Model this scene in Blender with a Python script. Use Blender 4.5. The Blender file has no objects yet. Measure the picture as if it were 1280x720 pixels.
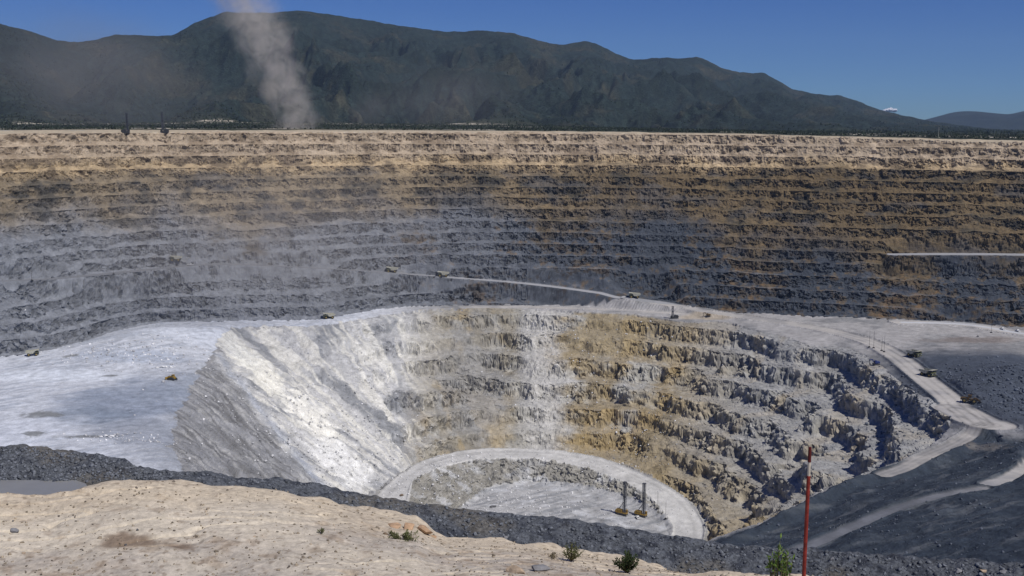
import bpy, bmesh, math, random
import numpy as np
from mathutils import Vector, Matrix

sc = bpy.context.scene
COL = sc.collection
rad = math.radians
random.seed(7)
RNG = np.random.default_rng(7)

# ------------------------------------------------------------------ camera
FPX = 1372.0            # focal length in pixels of the 1280 px wide photograph
PITCH, ROLL, HC = rad(8.5), rad(0.3), 14.0
cam_d = bpy.data.cameras.new("camera")
cam = bpy.data.objects.new("camera", cam_d); COL.objects.link(cam)
cam_d.sensor_width = 36.0
cam_d.lens = 36.0 * FPX / 1280.0
cam_d.clip_start = 0.5; cam_d.clip_end = 60000
Fw = Vector((0, math.cos(PITCH), -math.sin(PITCH))); Up = Vector((0, math.sin(PITCH), math.cos(PITCH))); Rt = Vector((1, 0, 0))
cr = math.cos(ROLL) * Rt + math.sin(ROLL) * Up
cu = -math.sin(ROLL) * Rt + math.cos(ROLL) * Up
M = Matrix((cr, cu, -Fw)).transposed().to_4x4(); M.translation = Vector((0, 0, HC))
cam.matrix_world = M
sc.camera = cam

# ------------------------------------------------------------------ sky, sun, exposure
SUN_EL, SUN_AZ = rad(52), rad(132)        # azimuth clockwise from +Y (the view direction)
w = bpy.data.worlds.new("World"); sc.world = w; w.use_nodes = True
nt = w.node_tree; nt.nodes.clear()
sky = nt.nodes.new("ShaderNodeTexSky"); sky.sky_type = 'NISHITA'; sky.sun_disc = False
sky.sun_elevation = SUN_EL; sky.sun_rotation = SUN_AZ; sky.altitude = 2000
sky.air_density = 1.0; sky.dust_density = 0.0; sky.ozone_density = 2.0
bg = nt.nodes.new("ShaderNodeBackground"); bg.inputs[1].default_value = 0.05
ou = nt.nodes.new("ShaderNodeOutputWorld")
hs_ = nt.nodes.new("ShaderNodeHueSaturation"); hs_.inputs['Saturation'].default_value = 1.3; hs_.inputs['Hue'].default_value = .51; hs_.inputs['Value'].default_value = 1.0
nt.links.new(sky.outputs[0], hs_.inputs['Color']); vm_ = nt.nodes.new("ShaderNodeVectorMath"); vm_.operation = 'MULTIPLY'; vm_.inputs[1].default_value = (.41, .67, 1.2)
nt.links.new(hs_.outputs[0], vm_.inputs[0]); nt.links.new(vm_.outputs[0], bg.inputs[0]); nt.links.new(bg.outputs[0], ou.inputs[0])
sd = bpy.data.lights.new("sun", 'SUN'); sd.energy = 3.6; sd.angle = rad(0.5); sd.color = (1.0, 0.955, 0.89)
so = bpy.data.objects.new("sun", sd); COL.objects.link(so)
S = Vector((math.sin(SUN_AZ) * math.cos(SUN_EL), math.cos(SUN_AZ) * math.cos(SUN_EL), math.sin(SUN_EL)))
so.rotation_euler = S.to_track_quat('Z', 'Y').to_euler(); so.location = (200, -200, 400)
sc.view_settings.view_transform = 'Standard'; sc.view_settings.look = 'None'
sc.view_settings.exposure = 0.0; sc.view_settings.gamma = 1.0; sc.view_settings.use_curve_mapping = False
sc.cycles.max_bounces = 5; sc.cycles.diffuse_bounces = 2; sc.cycles.volume_bounces = 3
sc.cycles.volume_step_rate = 2.0; sc.cycles.volume_max_steps = 96; sc.cycles.use_denoising = True

# ------------------------------------------------------------------ helpers: rays, noise
def ray(px, py):
    a = (np.asarray(px, float) - 640) / FPX; b = (np.asarray(py, float) - 360) / FPX
    c, s = math.cos(ROLL), math.sin(ROLL)
    a2 = a * c + b * s; b2 = -a * s + b * c
    return a2, math.cos(PITCH) - b2 * math.sin(PITCH), -math.sin(PITCH) - b2 * math.cos(PITCH)
def at_z(px, py, z):
    dx, dy, dz = ray(px, py); t = (z - HC) / dz
    return np.array([dx * t, dy * t, z + 0 * t])
def at_R(px, py, R):
    dx, dy, dz = ray(px, py); t = R / np.hypot(dx, dy)
    return np.array([dx * t, dy * t, HC + dz * t])
def project(X, Y, Z):
    z = Z - HC
    f = Y * math.cos(PITCH) - z * math.sin(PITCH); u = Y * math.sin(PITCH) + z * math.cos(PITCH)
    a2 = X / f; b2 = -u / f
    c, s = math.cos(ROLL), math.sin(ROLL)
    return 640 + FPX * (a2 * c - b2 * s), 360 + FPX * (a2 * s + b2 * c)
def ss(a, b, x):
    t = np.clip((x - a) / (b - a), 0, 1); return t * t * (3 - 2 * t)
def lerp(a, b, t): return a + (b - a) * t
def _h(ix, iy, iz, seed):
    with np.errstate(over='ignore'):
        h = (ix.astype(np.uint32) * np.uint32(374761393) + iy.astype(np.uint32) * np.uint32(668265263)
             + iz.astype(np.uint32) * np.uint32(2147483647) + np.uint32(seed * 974711 + 12345))
        h = (h ^ (h >> np.uint32(13))) * np.uint32(1274126177)
        h ^= h >> np.uint32(16)
        h = h * np.uint32(2246822519); h ^= h >> np.uint32(15)
    return h
def n2(x, y, seed=0):
    x = np.asarray(x, np.float32); y = np.asarray(y, np.float32)
    x0 = np.floor(x); y0 = np.floor(y); fx = x - x0; fy = y - y0
    ix = x0.astype(np.int32); iy = y0.astype(np.int32); z = np.zeros(1, np.int32)
    def g(i, j, dx, dy):
        a = _h(i, j, z, seed).astype(np.float32) * np.float32(2 * math.pi / 4294967296.0)
        return np.cos(a) * dx + np.sin(a) * dy
    u = fx * fx * fx * (fx * (fx * 6 - 15) + 10); v = fy * fy * fy * (fy * (fy * 6 - 15) + 10)
    a = g(ix, iy, fx, fy); b = g(ix + 1, iy, fx - 1, fy)
    c = g(ix, iy + 1, fx, fy - 1); d = g(ix + 1, iy + 1, fx - 1, fy - 1)
    return (lerp(lerp(a, b, u), lerp(c, d, u), v)) * 1.5
def n3(x, y, zc, seed=0):       # value noise in 3-D, -1..1
    x = np.asarray(x, np.float32); y = np.asarray(y, np.float32); zc = np.asarray(zc, np.float32)
    x0 = np.floor(x); y0 = np.floor(y); z0 = np.floor(zc); fx = x - x0; fy = y - y0; fz = zc - z0
    ix = x0.astype(np.int32); iy = y0.astype(np.int32); iz = z0.astype(np.int32)
    fx = fx * fx * (3 - 2 * fx); fy = fy * fy * (3 - 2 * fy); fz = fz * fz * (3 - 2 * fz)
    def g(i, j, k): return _h(i, j, k, seed).astype(np.float32) * np.float32(2 / 4294967296.0) - 1
    r = 0
    a = lerp(lerp(g(ix, iy, iz), g(ix + 1, iy, iz), fx), lerp(g(ix, iy + 1, iz), g(ix + 1, iy + 1, iz), fx), fy)
    b = lerp(lerp(g(ix, iy, iz + 1), g(ix + 1, iy, iz + 1), fx), lerp(g(ix, iy + 1, iz + 1), g(ix + 1, iy + 1, iz + 1), fx), fy)
    return lerp(a, b, fz)
def fbm2(x, y, o, seed=0, gain=.5):
    r = 0; a = 1; t = 0
    for i in range(o):
        r = r + a * n2(x * 2 ** i, y * 2 ** i, seed + i * 17); t += a; a *= gain
    return r / t * 1.3
def fbm3(x, y, z, o, seed=0, gain=.5):
    r = 0; a = 1; t = 0
    for i in range(o):
        r = r + a * n3(x * 2 ** i, y * 2 ** i, z * 2 ** i, seed + i * 17); t += a; a *= gain
    return r / t
def lin(r, g, b, k=1.0):        # sRGB 0-255 to linear
    f = lambda c: ((c / 255 + 0.055) / 1.055) ** 2.4 if c > 10 else c / 255 / 12.92
    return np.array([f(r), f(g), f(b)], np.float32) * k

# ------------------------------------------------------------------ coarse world fields (3 m grid)
CS = 3.0; GX0, GX1, GY0, GY1 = -1110, 1110, -60, 1950
gx = np.arange(GX0, GX1 + 1, CS); gy = np.arange(GY0, GY1 + 1, CS)
GX, GY = np.meshgrid(gx, gy, indexing='ij')
def samp(A, X, Y):
    u = np.clip((X - GX0) / CS, 0, len(gx) - 1.001); v = np.clip((Y - GY0) / CS, 0, len(gy) - 1.001)
    i = u.astype(np.int32); j = v.astype(np.int32); fu = (u - i).astype(np.float32); fv = (v - j).astype(np.float32)
    return (A[i, j] * (1 - fu) + A[i + 1, j] * fu) * (1 - fv) + (A[i, j + 1] * (1 - fu) + A[i + 1, j + 1] * fu) * fv
def pline(P, closed, X, Y):
    """distance, z and arc length at the nearest point of a polyline; sign by inside test when closed"""
    P = np.asarray(P, float); n = len(P)
    D = np.full(X.shape, 1e18); Z = np.zeros(X.shape); Sx = np.zeros(X.shape); ins = np.zeros(X.shape, bool); s0 = 0
    for k in range(n if closed else n - 1):
        a = P[k]; b = P[(k + 1) % n]; ex, ey = b[0] - a[0], b[1] - a[1]; L2 = ex * ex + ey * ey; L = math.sqrt(L2)
        t = np.clip(((X - a[0]) * ex + (Y - a[1]) * ey) / L2, 0, 1)
        d = (X - a[0] - t * ex) ** 2 + (Y - a[1] - t * ey) ** 2
        m = d < D
        D = np.where(m, d, D); Z = np.where(m, a[2] + t * (b[2] - a[2]), Z); Sx = np.where(m, s0 + t * L, Sx)
        if closed:
            c = (a[1] > Y) != (b[1] > Y)
            with np.errstate(divide='ignore', invalid='ignore'):
                ins ^= c & (X < ex * (Y - a[1]) / (ey if ey else 1e-9) + a[0])
        s0 += L
    return np.sqrt(D).astype(np.float32), Z.astype(np.float32), Sx.astype(np.float32), ins
def smooth_path(P, closed=False, n=3):
    P = np.asarray(P, float)
    for _ in range(n):
        Q = []
        N = len(P)
        for k in range(N if closed else N - 1):
            a, b = P[k], P[(k + 1) % N]
            Q += [a * .75 + b * .25, a * .25 + b * .75]
        if not closed: Q = [P[0]] + Q + [P[-1]]
        P = np.array(Q)
    return P
Z1 = -225.0
# upper rim of the whole pit (px, py, range)
U = [at_R(*t) for t in [(-150,170,1400),(0,168,1450),(150,166,1510),(300,165,1570),(500,165,1630),(640,165,1655),(800,166.5,1660),(1000,171,1640),(1150,175,1640),(1280,178,1655),(1420,181,1660)]]
U += [(1000,1050,0),(1020,600,-5),(800,300,-10),(420,90,-16),(250,52,-16),(0,52,-16),(-250,52,-16),(-420,120,-16),(-760,300,-5),(-930,600,0),(-880,950,0)]
T = [at_z(a, b, Z1) for a, b in [(-120,455),(0,447),(60,440),(110,429),(150,414),(205,404.5),(300,402),(400,400),(440,393),(500,384),(560,381),(640,380.5),(730,382),(800,385),(850,386),(900,389),(1000,395),(1100,398),(1200,404),(1280,410),(1400,418)]]
T += [(790,850,Z1),(740,500,Z1),(450,340,Z1),(0,330,Z1),(-400,340,Z1),(-560,500,Z1),(-560,750,Z1)]
I = [(-120,620,-240),(-200,670,-236),(-235,760,-232)]
I += [at_z(*t) for t in [(215,548,-230),(225,515,-230),(240,483,-229),(262,448,-227),(280,422,-226),(300,411,-226),(340,406,-226),(400,406,-226),(440,399,-226),(490,390,-226),(560,385,-226),(640,385,-226),(700,387,-226),(735,391,-226),(780,391,-226),(830,398,-227),(865,403,-227),(900,400,-227),(940,411,-227),(980,419,-228),(1010,431,-228),(1045,432,-229),(1075,440,-229),(1100,456,-230),(1120,476,-231),(1160,500,-232),(1180,515,-234),(1190,531,-236),(1165,556,-240),(1130,572,-242),(1100,588,-242),(1050,604,-242),(1000,628,-242),(950,652,-242),(880,676,-242)]]
I += [(100,630,-242),(0,612,-241)]
J = [at_z(*t) for t in [(450,628,-334),(480,606,-338),(500,591,-340),(530,573,-343),(580,562.5,-347),(640,560,-350),(700,563,-353),(750,572,-356),(800,590,-360),(850,615,-364),(875,640,-368),(888,668,-370)]]
J += [(150,880,-370),(60,830,-370),(-60,840,-368),(-130,900,-350)]
K = [at_z(*t) for t in [(512,603,-339),(540,590,-342),(580,577,-347),(640,572,-350),(700,577,-353),(750,590,-356),(800,611,-361),(828,637,-365),(846,668,-370)]]
K += [(100,900,-370),(0,870,-370),(-90,920,-362)]
U = smooth_path(U, True, 2); T = smooth_path(T, True, 2); I = smooth_path(I, True, 1); J = smooth_path(J, True, 2); K = smooth_path(K, True, 2)
dU, zU, sU, inU = pline(U, True, GX, GY)
dT, zT, sT, inT = pline(T, True, GX, GY)
dI, zI, sI, inI = pline(I, True, GX, GY)
dJ, zJ, sJ, inJ = pline(J, True, GX, GY)
dK, zK, sK, inK = pline(K, True, GX, GY)
H0 = np.where(inU, lerp(zU, zT, dU / (dU + dT + 1e-3)), zU)
plat = np.full(H0.shape, Z1, np.float32)
plat = lerp(plat, zI, np.exp(-dI / 60))
def gauss(cx, cy, sx, sy, rot=0):
    c, s = math.cos(rot), math.sin(rot); dx = GX - cx; dy = GY - cy
    return np.exp(-(((dx * c + dy * s) / sx) ** 2 + ((-dx * s + dy * c) / sy) ** 2))
for px, py, h, sx, sy in [(300,416,9,45,40),(205,425,12,60,80),(150,440,5,70,60),(262,452,5,16,60),(1262,485,10,40,22),(885,392,9,16,14),(870,390,5,20,10),(1240,455,8,70,70),(1275,480,12,50,60)]:
    c = at_z(px, py, Z1); plat = plat + h * gauss(c[0], c[1], sx, sy) * (1 if 'x' else 0)
# the near dump that climbs towards the overlook on the right
YLP = [at_z(a, b, -241) for a, b in [(860,688),(900,674),(950,655),(1000,633),(1050,610),(1100,592),(1140,585),(1170,573),(1195,562),(1212,550),(1228,548),(1250,557),(1300,563)]]
yl = np.interp(GX, [-60, 60] + [p[0] for p in YLP] + [600, 900], [560, 610] + [p[1] for p in YLP] + [850, 850])
q = np.maximum(0, yl - GY)
dump = -243 + 0.235 * q + 8 * np.exp(-((q - 13) / 9) ** 2) * ss(80, 200, GX) * ss(400, 345, GX) + 5 * fbm2(GX / 90, GY / 90, 3, 5) * ss(0, 60, q)
md = ss(-60, 90, GX) * ss(-8, 12, yl - GY)
plat = np.where(inT | (GY < 700), plat * (1 - md) + dump * md, plat)
H0 = np.where(inT, plat, H0)
H0 = np.where((~inT) & inU & (GY < 850) & (GX > 0), np.maximum(H0, dump), H0)
wallI = lerp(zI, zJ, (dI / (dI + dJ + 1e-3)))
H0 = np.where(inI & inT, np.where(inJ, np.where(inK, np.maximum(-370, zK - .62 * dK), zJ * .5 + zK * .5), wallI), H0).astype(np.float32)
zone = np.where(inU & ~inT, 1., 0.).astype(np.float32)           # outer wall
zin = (inI & ~inJ).astype(np.float32)                            # inner wall
def blur(A, n):
    for _ in range(n):
        A = (A + np.roll(A, 1, 0) + np.roll(A, -1, 0)) / 3; A = (A + np.roll(A, 1, 1) + np.roll(A, -1, 1)) / 3
    return A
HB = blur(H0, 14); wb = np.exp(-(dI / 22) ** 2) * ss(-90, -190, GX) * (GY > 650)
H0 = (H0 * (1 - wb) + HB * wb).astype(np.float32)
inJf = inJ.astype(np.float32); inKf = inK.astype(np.float32); KSL = (inK & (H0 > -367) & inT).astype(np.float32)

def hit(px, py, field=None, Rmin=60, Rmax=1900):
    """where the ray through a photograph pixel meets the smooth terrain"""
    A = H0 if field is None else field
    dx, dy, dz = ray(px, py); n = math.hypot(dx, dy); R = np.arange(Rmin, Rmax, .5)
    X = R * dx / n; Y = R * dy / n; Z = HC + dz / n * R
    k = np.nonzero(samp(A, X, Y) > Z)[0]
    k = k[0] if len(k) else len(R) - 1
    return np.array([X[k], Y[k], Z[k]])
def path_on(pts, sm=2):
    P = np.array([hit(*p) for p in pts])
    return smooth_path(P, False, sm)
ROADS = []   # (distance, z, half width, name, s)
def road(pts, hw, name, dz=0, P=None):
    P = path_on(pts) if P is None else P
    for _ in range(6): P[1:-1, 2] = (P[:-2, 2] + P[2:, 2] + P[1:-1, 2]) / 3
    d, z, s, _ = pline(P, False, GX, GY)
    ROADS.append((d, z + dz, hw, name, s)); return P
road([(-90,352),(0,352),(60,349),(140,343),(220,333.5),(252,330),(300,330),(360,333),(430,337),(490,341),(553,346.5),(640,352),(720,362),(790,373)], 8.5, 'wall')
road([(1120,318),(1180,317.5),(1280,318),(1400,321)], 12, 'bench')
road([(790,373),(830,380),(870,387),(930,397),(1000,406),(1060,419),(1097,431),(1126,448),(1152,471),(1184,496),(1208,516),(1224,532)], 12.5, 'main')
road([(1232,530),(1216,544),(1190,558),(1160,571),(1128,585),(1105,594)], 6.5, 'tail')
road([(1195,512),(1225,528),(1240,531)], 19, 'pad')
road([(1130,403),(1190,404),(1230,408),(1280,418),(1400,430)], 16, 'pale')
road([(580,384),(640,383.4),(700,384.5),(760,387),(850,392)], 7, 'strip')
road([(985,694),(1040,670),(1100,645),(1160,623),(1200,614),(1230,611)], 4.2, 'near')
road([(1236,606),(1262,592),(1320,560)], 5.5, 'near2')
Pramp = (smooth_path([at_z(*t) for t in [(440,625,-335),(480,611,-338),(506,597,-340),(535,581,-343),(580,570,-347),(640,566,-350),(700,570,-353),(750,581,-356),(800,600,-360),(838,625,-365),(862,655,-369)]], False, 2))

# ------------------------------------------------------------------ the surface function
def surface(X, Y):
    h = samp(H0, X, Y); zo = ss(.35, .65, samp(zone, X, Y)); zi = ss(.35, .65, samp(zin, X, Y))
    du = samp(dU, X, Y); dt = samp(dT, X, Y)
    far = ss(300, 520, Y)
    # outer benches
    wob = fbm2(X / 70, Y / 70, 3, 3) * 5.0 + fbm2(X / 17, Y / 17, 4, 9) * 4.6
    u = (h + 3.4 * np.sin(h / 10.7 + 1.3 + .6 * n2(X / 200, Y / 200, 41)) + wob * np.clip(dt / 20, 0.15, 1) * np.clip(du / 20, 0.1, 1)) / 15.0; fl = np.floor(u); fr = u - fl
    a = .86 + .08 * n2(X / 80, Y / 80, 31); tal = np.clip(.50 + .6 * fbm2(X / 20, Y / 20, 3, 37), .05, .95)
    q_ = np.clip((fr - (1 - a)) / a, 0, 1)
    tf = tal * .62; th = tal * .5
    face = np.where(q_ < tf, q_ / np.maximum(tf, .01) * th, th + (q_ - tf) / (1 - tf) * (1 - th))
    rockf = ss(-.03, .06, q_ - tf) * ss(1.0, .97, q_)
    hT = 15.0 * (fl + face)
    k1 = (1 - .9 * ss(60, 110, X) * ss(215, 180, X) * ss(32, 12, dt)) * zo * (.50 + .46 * ss(-.4, .1, fbm2(X / 130, Y / 130, 2, 39) + fbm2(X / 30, Y / 30, 2, 40) * .6)) * far
    out = h * (1 - k1) + hT * k1
    bench_o = (1 - ss(0.0, .07, q_)) * k1
    # inner benches: strong on the right and back right, scree on the left
    ka = zi * np.maximum(ss(-190, -60, X + .25 * (Y - 1100)), .75 * ss(-200, -120, X) * ss(32, 18, samp(dI, X, Y)))
    wob2 = fbm2(X / 75, Y / 75, 3, 43) * 17 + fbm2(X / 18, Y / 18, 3, 47) * 5
    u = (h + wob2 * np.clip(samp(dI, X, Y) / 30, .15, 1) * np.clip(samp(dJ, X, Y) / 35, 0.1, 1) + 2 + 5 * np.sin(h / 13 + 2 * n2(X / 90, Y / 90, 49))) / 21.0; fl = np.floor(u); fr = u - fl
    a2 = .42 + .2 * n2(X / 50, Y / 50, 53)
    face2 = np.clip((fr - (1 - a2)) / a2, 0, 1)
    hT2 = 21.0 * (fl + lerp(fr, ss(0, 1, face2), .80))
    k2 = ka * (.45 + .55 * ss(-.3, .15, n2(X / 70, Y / 70, 57) + ss(100, 260, X) * .6))
    # right wall stays broken, back left is smoother
    out = out * (1 - k2) + hT2 * k2
    bench_i = (1 - ss(.02, .3, face2)) * k2
    # scree ribs on the left wall
    kl = zi * (1 - ka)
    s = np.arctan2((Y - 1010) * .9, X - 10) * 260; di = samp(dI, X, Y); dj = samp(dJ, X, Y)
    env = np.clip(di / 25, 0, 1) * np.clip(dj / 30, 0, 1)
    out = out + kl * env * (fbm2(s / 55 + 1.2 * n2(X / 50, Y / 50, 62), di / 70, 4, 61) * 5.0 + fbm2(s / 9, di / 25, 3, 67) * .8 + fbm2(X / 20, Y / 20, 4, 68) * 3.4)
    # general unevenness
    near = 1 - ss(0.0, .02, zo + zi)
    out = out + near * (fbm2(X / 60, Y / 60, 3, 71) * 1.6)
    out = out + near * ss(860, 800, Y) * ss(20, 120, X) * (fbm2(X / 14, Y / 14, 4, 73) * 1.6)
    kf = ss(.4, .6, samp(KSL, X, Y)); out = out + kf * fbm2(X / 10, Y / 10, 4, 75) * 5.0
    out = out + 1.3 * np.exp(-((samp(dJ, X, Y) - 2.2) / 1.2) ** 2) * samp(inJf, X, Y) + 1.2 * np.exp(-((samp(dK, X, Y) - 1.5) / 1.2) ** 2) * (1 - samp(inKf, X, Y)) * samp(inJf, X, Y)
    onroad = np.zeros_like(out)
    for (d, z, hw, name, _) in ROADS:
        dd = samp(d, X, Y); wv = ss(hw * 1.35 + 4 + (26 * ss(240, 200, X) if name == 'main' else 0), hw, dd); zz = samp(z, X, Y)
        out = out * (1 - wv) + zz * wv
        # windrows along the road edges
        bm = np.exp(-((dd - hw - 1.8) / 1.3) ** 2) * 1.6 * (name not in ('bench', 'strip'))
        out = out + bm
        onroad = np.maximum(onroad, ss(hw + 1.0, hw - 1.5, dd))
    return out, dict(zo=zo, zi=zi, bo=bench_o, bi=bench_i, kl=kl, ka=ka, k2=k2, road=onroad, s=s, di=di, dj=dj, du=du, dt=dt, face=face, h=h, rockf=rockf * k1)

def grid_mesh(name, V, nc, nr, mat, col=None, rough=None, mask=None, flat=True, kind='structure'):
    """V (nc*nr,3), column major; one mesh"""
    i = np.arange(nc - 1)[:, None] * nr + np.arange(nr - 1)[None, :]
    F_ = np.stack([i, i + nr, i + nr + 1, i + 1], -1).reshape(-1, 4)
    if mask is not None: F_ = F_[mask.reshape(-1)]
    used = np.zeros(len(V), bool); used[F_.reshape(-1)] = True
    idx = np.cumsum(used) - 1; F_ = idx[F_]; V2 = V[used]
    me = bpy.data.meshes.new(name)
    me.vertices.add(len(V2)); me.vertices.foreach_set('co', V2.astype(np.float32).reshape(-1))
    me.loops.add(F_.size); me.loops.foreach_set('vertex_index', F_.astype(np.int32).reshape(-1))
    me.polygons.add(len(F_)); me.polygons.foreach_set('loop_start', np.arange(0, F_.size, 4, dtype=np.int32))
    me.polygons.foreach_set('use_smooth', np.full(len(F_), not flat))
    me.update(calc_edges=True)
    if col is not None:
        at = me.attributes.new('Col', 'FLOAT_COLOR', 'POINT')
        c4 = np.ones((len(V2), 4), np.float32); c4[:, :3] = np.clip(col[used], 0, .95)
        if rough is not None: c4[:, 3] = rough[used]
        at.data.foreach_set('color', c4.reshape(-1))
    me.materials.append(mat)
    o = bpy.data.objects.new(name, me); COL.objects.link(o); o['kind'] = kind
    return o

# ------------------------------------------------------------------ materials
def mat_terrain(name, scales=(.12, .9), var=(.25, .2), bump=(1.6, .4), bstr=.6):
    m = bpy.data.materials.new(name); m.use_nodes = True; n = m.node_tree; N = n.nodes; L = n.links
    b = N['Principled BSDF']; b.inputs['Roughness'].default_value = .95; b.inputs['Specular IOR Level'].default_value = .15
    at = N.new('ShaderNodeAttribute'); at.attribute_name = 'Col'
    tc = N.new('ShaderNodeTexCoord')
    cur = at.outputs['Color']; hs = None
    for i, (s, v) in enumerate(zip(scales, var)):
        no = N.new('ShaderNodeTexNoise'); no.inputs['Scale'].default_value = s; no.inputs['Detail'].default_value = 5; no.inputs['Roughness'].default_value = .65
        L.new(tc.outputs['Object'], no.inputs['Vector'])
        mr = N.new('ShaderNodeMapRange'); mr.inputs[1].default_value = .25; mr.inputs[2].default_value = .75
        mr.inputs[3].default_value = 1 - v; mr.inputs[4].default_value = 1 + v; L.new(no.outputs[0], mr.inputs[0])
        mx = N.new('ShaderNodeVectorMath'); mx.operation = 'SCALE'; L.new(cur, mx.inputs[0]); L.new(mr.outputs[0], mx.inputs['Scale']); cur = mx.outputs[0]
        bp = N.new('ShaderNodeBump'); bp.inputs['Distance'].default_value = bump[i]
        ms = N.new('ShaderNodeMath'); ms.operation = 'MULTIPLY'; ms.inputs[1].default_value = bstr; L.new(at.outputs['Alpha'], ms.inputs[0]); L.new(ms.outputs[0], bp.inputs['Strength'])
        L.new(no.outputs[0], bp.inputs['Height'])
        if hs: L.new(hs, bp.inputs['Normal'])
        hs = bp.outputs[0]
    L.new(cur, b.inputs['Base Color']); L.new(hs, b.inputs['Normal'])
    return m
M_rock = mat_terrain('blasted_rock')
M_road = mat_terrain('haul_road_dust', (.06, .5), (.12, .1), (.4, .15), .3)
M_hill = mat_terrain('scrub_hill', (.03, .12), (.4, .75), (14, 6), .6)
M_plain = mat_terrain('scrub_plain', (.02, .15), (.25, .3), (2, 1), .4)

# ------------------------------------------------------------------ main pit grid
def columns(step):
    return np.concatenate([np.arange(-170, -12, 5.0), np.arange(-12, 1292, step), np.arange(1292, 1450, 5.0)])
PXC = columns(1.0)
# azimuth of each column (taken at the horizon)
ax, ay, _ = ray(PXC, 300.0)
AZX = ax / np.hypot(ax, ay); AZY = ay / np.hypot(ax, ay)
Rd = np.arange(48, 1860, 2.0)
XX = AZX[:, None] * Rd; YY = AZY[:, None] * Rd
Hd = samp(H0, XX, YY)
_, pyd = project(XX, YY, Hd)
dm = np.abs(np.diff(pyd, axis=1)); dR = 2.0
hidden = (Rd[1:] < 420)[None, :]
metric = np.where(hidden, .05, dm / .62 + .14) + 0.0
cm = np.concatenate([np.zeros((len(PXC), 1)), np.cumsum(metric, 1)], 1)
kk = np.ones(9) / 9
NR = 1080
Rj = np.empty((len(PXC), NR))
for c in range(len(PXC)):
    Rj[c] = np.interp(np.linspace(0, cm[c, -1], NR), cm[c], Rd)
for _ in range(3): Rj[1:-1] = (Rj[:-2] + Rj[1:-1] + Rj[2:]) / 3
X = AZX[:, None] * Rj; Y = AZY[:, None] * Rj
Z, f = surface(X, Y)
# slopes drive the amount of rock relief
rocky = np.clip(f['zo'] * (.22 + .95 * f['rockf'] - .2 * f['bo']) + f['k2'] * (1 - .6 * f['bi']) + f['kl'] * .35 + ss(.4, .6, samp(KSL, X, Y)) * .9, 0, 1) * (1 - f['road'])
ddw = samp(ROADS[0][0], X, Y); rocky = rocky * np.where((X > 20) & (X < 220), ss(6, 45, ddw), 1)
gz = np.maximum(rocky, .12 * (1 - f['road']))
r1 = fbm3(X / 9, Y / 9, Z / 6, 3, 101, .6); r2 = fbm3(X / 2.6, Y / 2.6, Z / 2.2, 2, 131, .6)
bl = np.abs(n3(X / 5.5, Y / 5.5, Z / 7, 151)) 
r0 = fbm3(X / 26, Y / 26, Z / 40, 2, 161)
wx_ = X + 3 * n2(X / 11, Y / 11, 171); wy_ = Y + 3 * n2(X / 11, Y / 11, 172); wz_ = Z + 1.6 * n2(X / 7, Y / 7, 173) + X * .12
def cells(sx, sz, sd):
    a_ = np.floor(wx_ / sx).astype(np.int32); b_ = np.floor(wy_ / sx).astype(np.int32); c_ = np.floor(wz_ / sz).astype(np.int32)
    return _h(a_, b_, c_, sd).astype(np.float32) / 2147483648.0 - 1
blk = cells(6.5, 5.0, 181) * 1.5 + cells(3.1, 2.4, 182) * .9
disp = (r1 * 3.0 + r2 * 1.3 - bl * 2.6 + r0 * 3.2 + blk * 1.25) * gz
# face outward of a wall is roughly downhill; push along it
gxx = samp(np.gradient(H0, CS, axis=0), X, Y); gyy = samp(np.gradient(H0, CS, axis=1), X, Y); gl = np.hypot(gxx, gyy) + 1e-3
st = np.clip(gl / .5, 0, 1)
X2 = X - gxx / gl * disp * .8 * st; Y2 = Y - gyy / gl * disp * .8 * st; Z2 = Z + disp * .45
V = np.stack([X2, Y2, Z2], -1).reshape(-1, 3)

# ---- colour of the ground, by what the ground is made of, with some shade and haze mixed in
def mixc(C, col, a):
    return C * (1 - a[..., None]) + np.asarray(col, np.float32) * a[..., None]
def blob(px, py, sx, sy, rot=0, wob=.5, seed=0):
    c = hit(px, py); dx = X - c[0]; dy = Y - c[1]; co, si = math.cos(rot), math.sin(rot)
    e = ((dx * co + dy * si) / sx) ** 2 + ((-dx * si + dy * co) / sy) ** 2
    nz = fbm2(X / (sx * .6), Y / (sx * .6), 3, 200 + seed) * wob
    return ss(1.25, .55, np.sqrt(e) + nz)
KA = 0.95
A_ = lambda r, g, b: lin(r, g, b, KA)
nb = fbm2(X / 120, Y / 120, 4, 300); nm = fbm3(X / 22, Y / 22, Z / 12, 4, 310, .6); nf = fbm3(X / 5, Y / 5, Z / 4, 3, 330, .6)
h = f['h']; C = np.zeros(X.shape + (3,), np.float32) + A_(150, 150, 150)
# outer wall
zo = f['zo']
lowc = A_(68, 73, 80); haze_grey = A_(130, 133, 138)
left = ss(250, -350, X + 60 * nb)
Cw = np.zeros_like(C) + lowc
Cw = mixc(Cw, haze_grey, np.clip(left * 1.0, 0, 1) * .85)  # haze in front of the left wall, mixed into its rock colour
och = ss(-.1, .45, nm * .8 + .5 * nb + .35 * nf - .16 + ss(0, 500, X) * .22 - ss(-120, -200, h) * .22 - left * .2)
Cw = mixc(Cw, A_(92, 82, 68), och * .8)
Cw = mixc(Cw, A_(92, 80, 62), ss(.0, .4, nm * .7 + .9 * nf + .5 * nb + ss(0, 400, X) * .15 - .1) * .75 * (1 - left))
Cw = mixc(Cw, A_(126, 94, 58), ss(.35, .6, nm * .6 + .8 * nf + .4 * nb) * .3 * (1 - left))
Cw = mixc(Cw, A_(64, 68, 76), ss(.1, .5, -nm + nb * .3) * .6 * (1 - left * .6))
t_br = ss(-135, -85, h + 34 * nb + 22 * nm + ss(100, 500, X) * 44 - left * 2)
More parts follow.
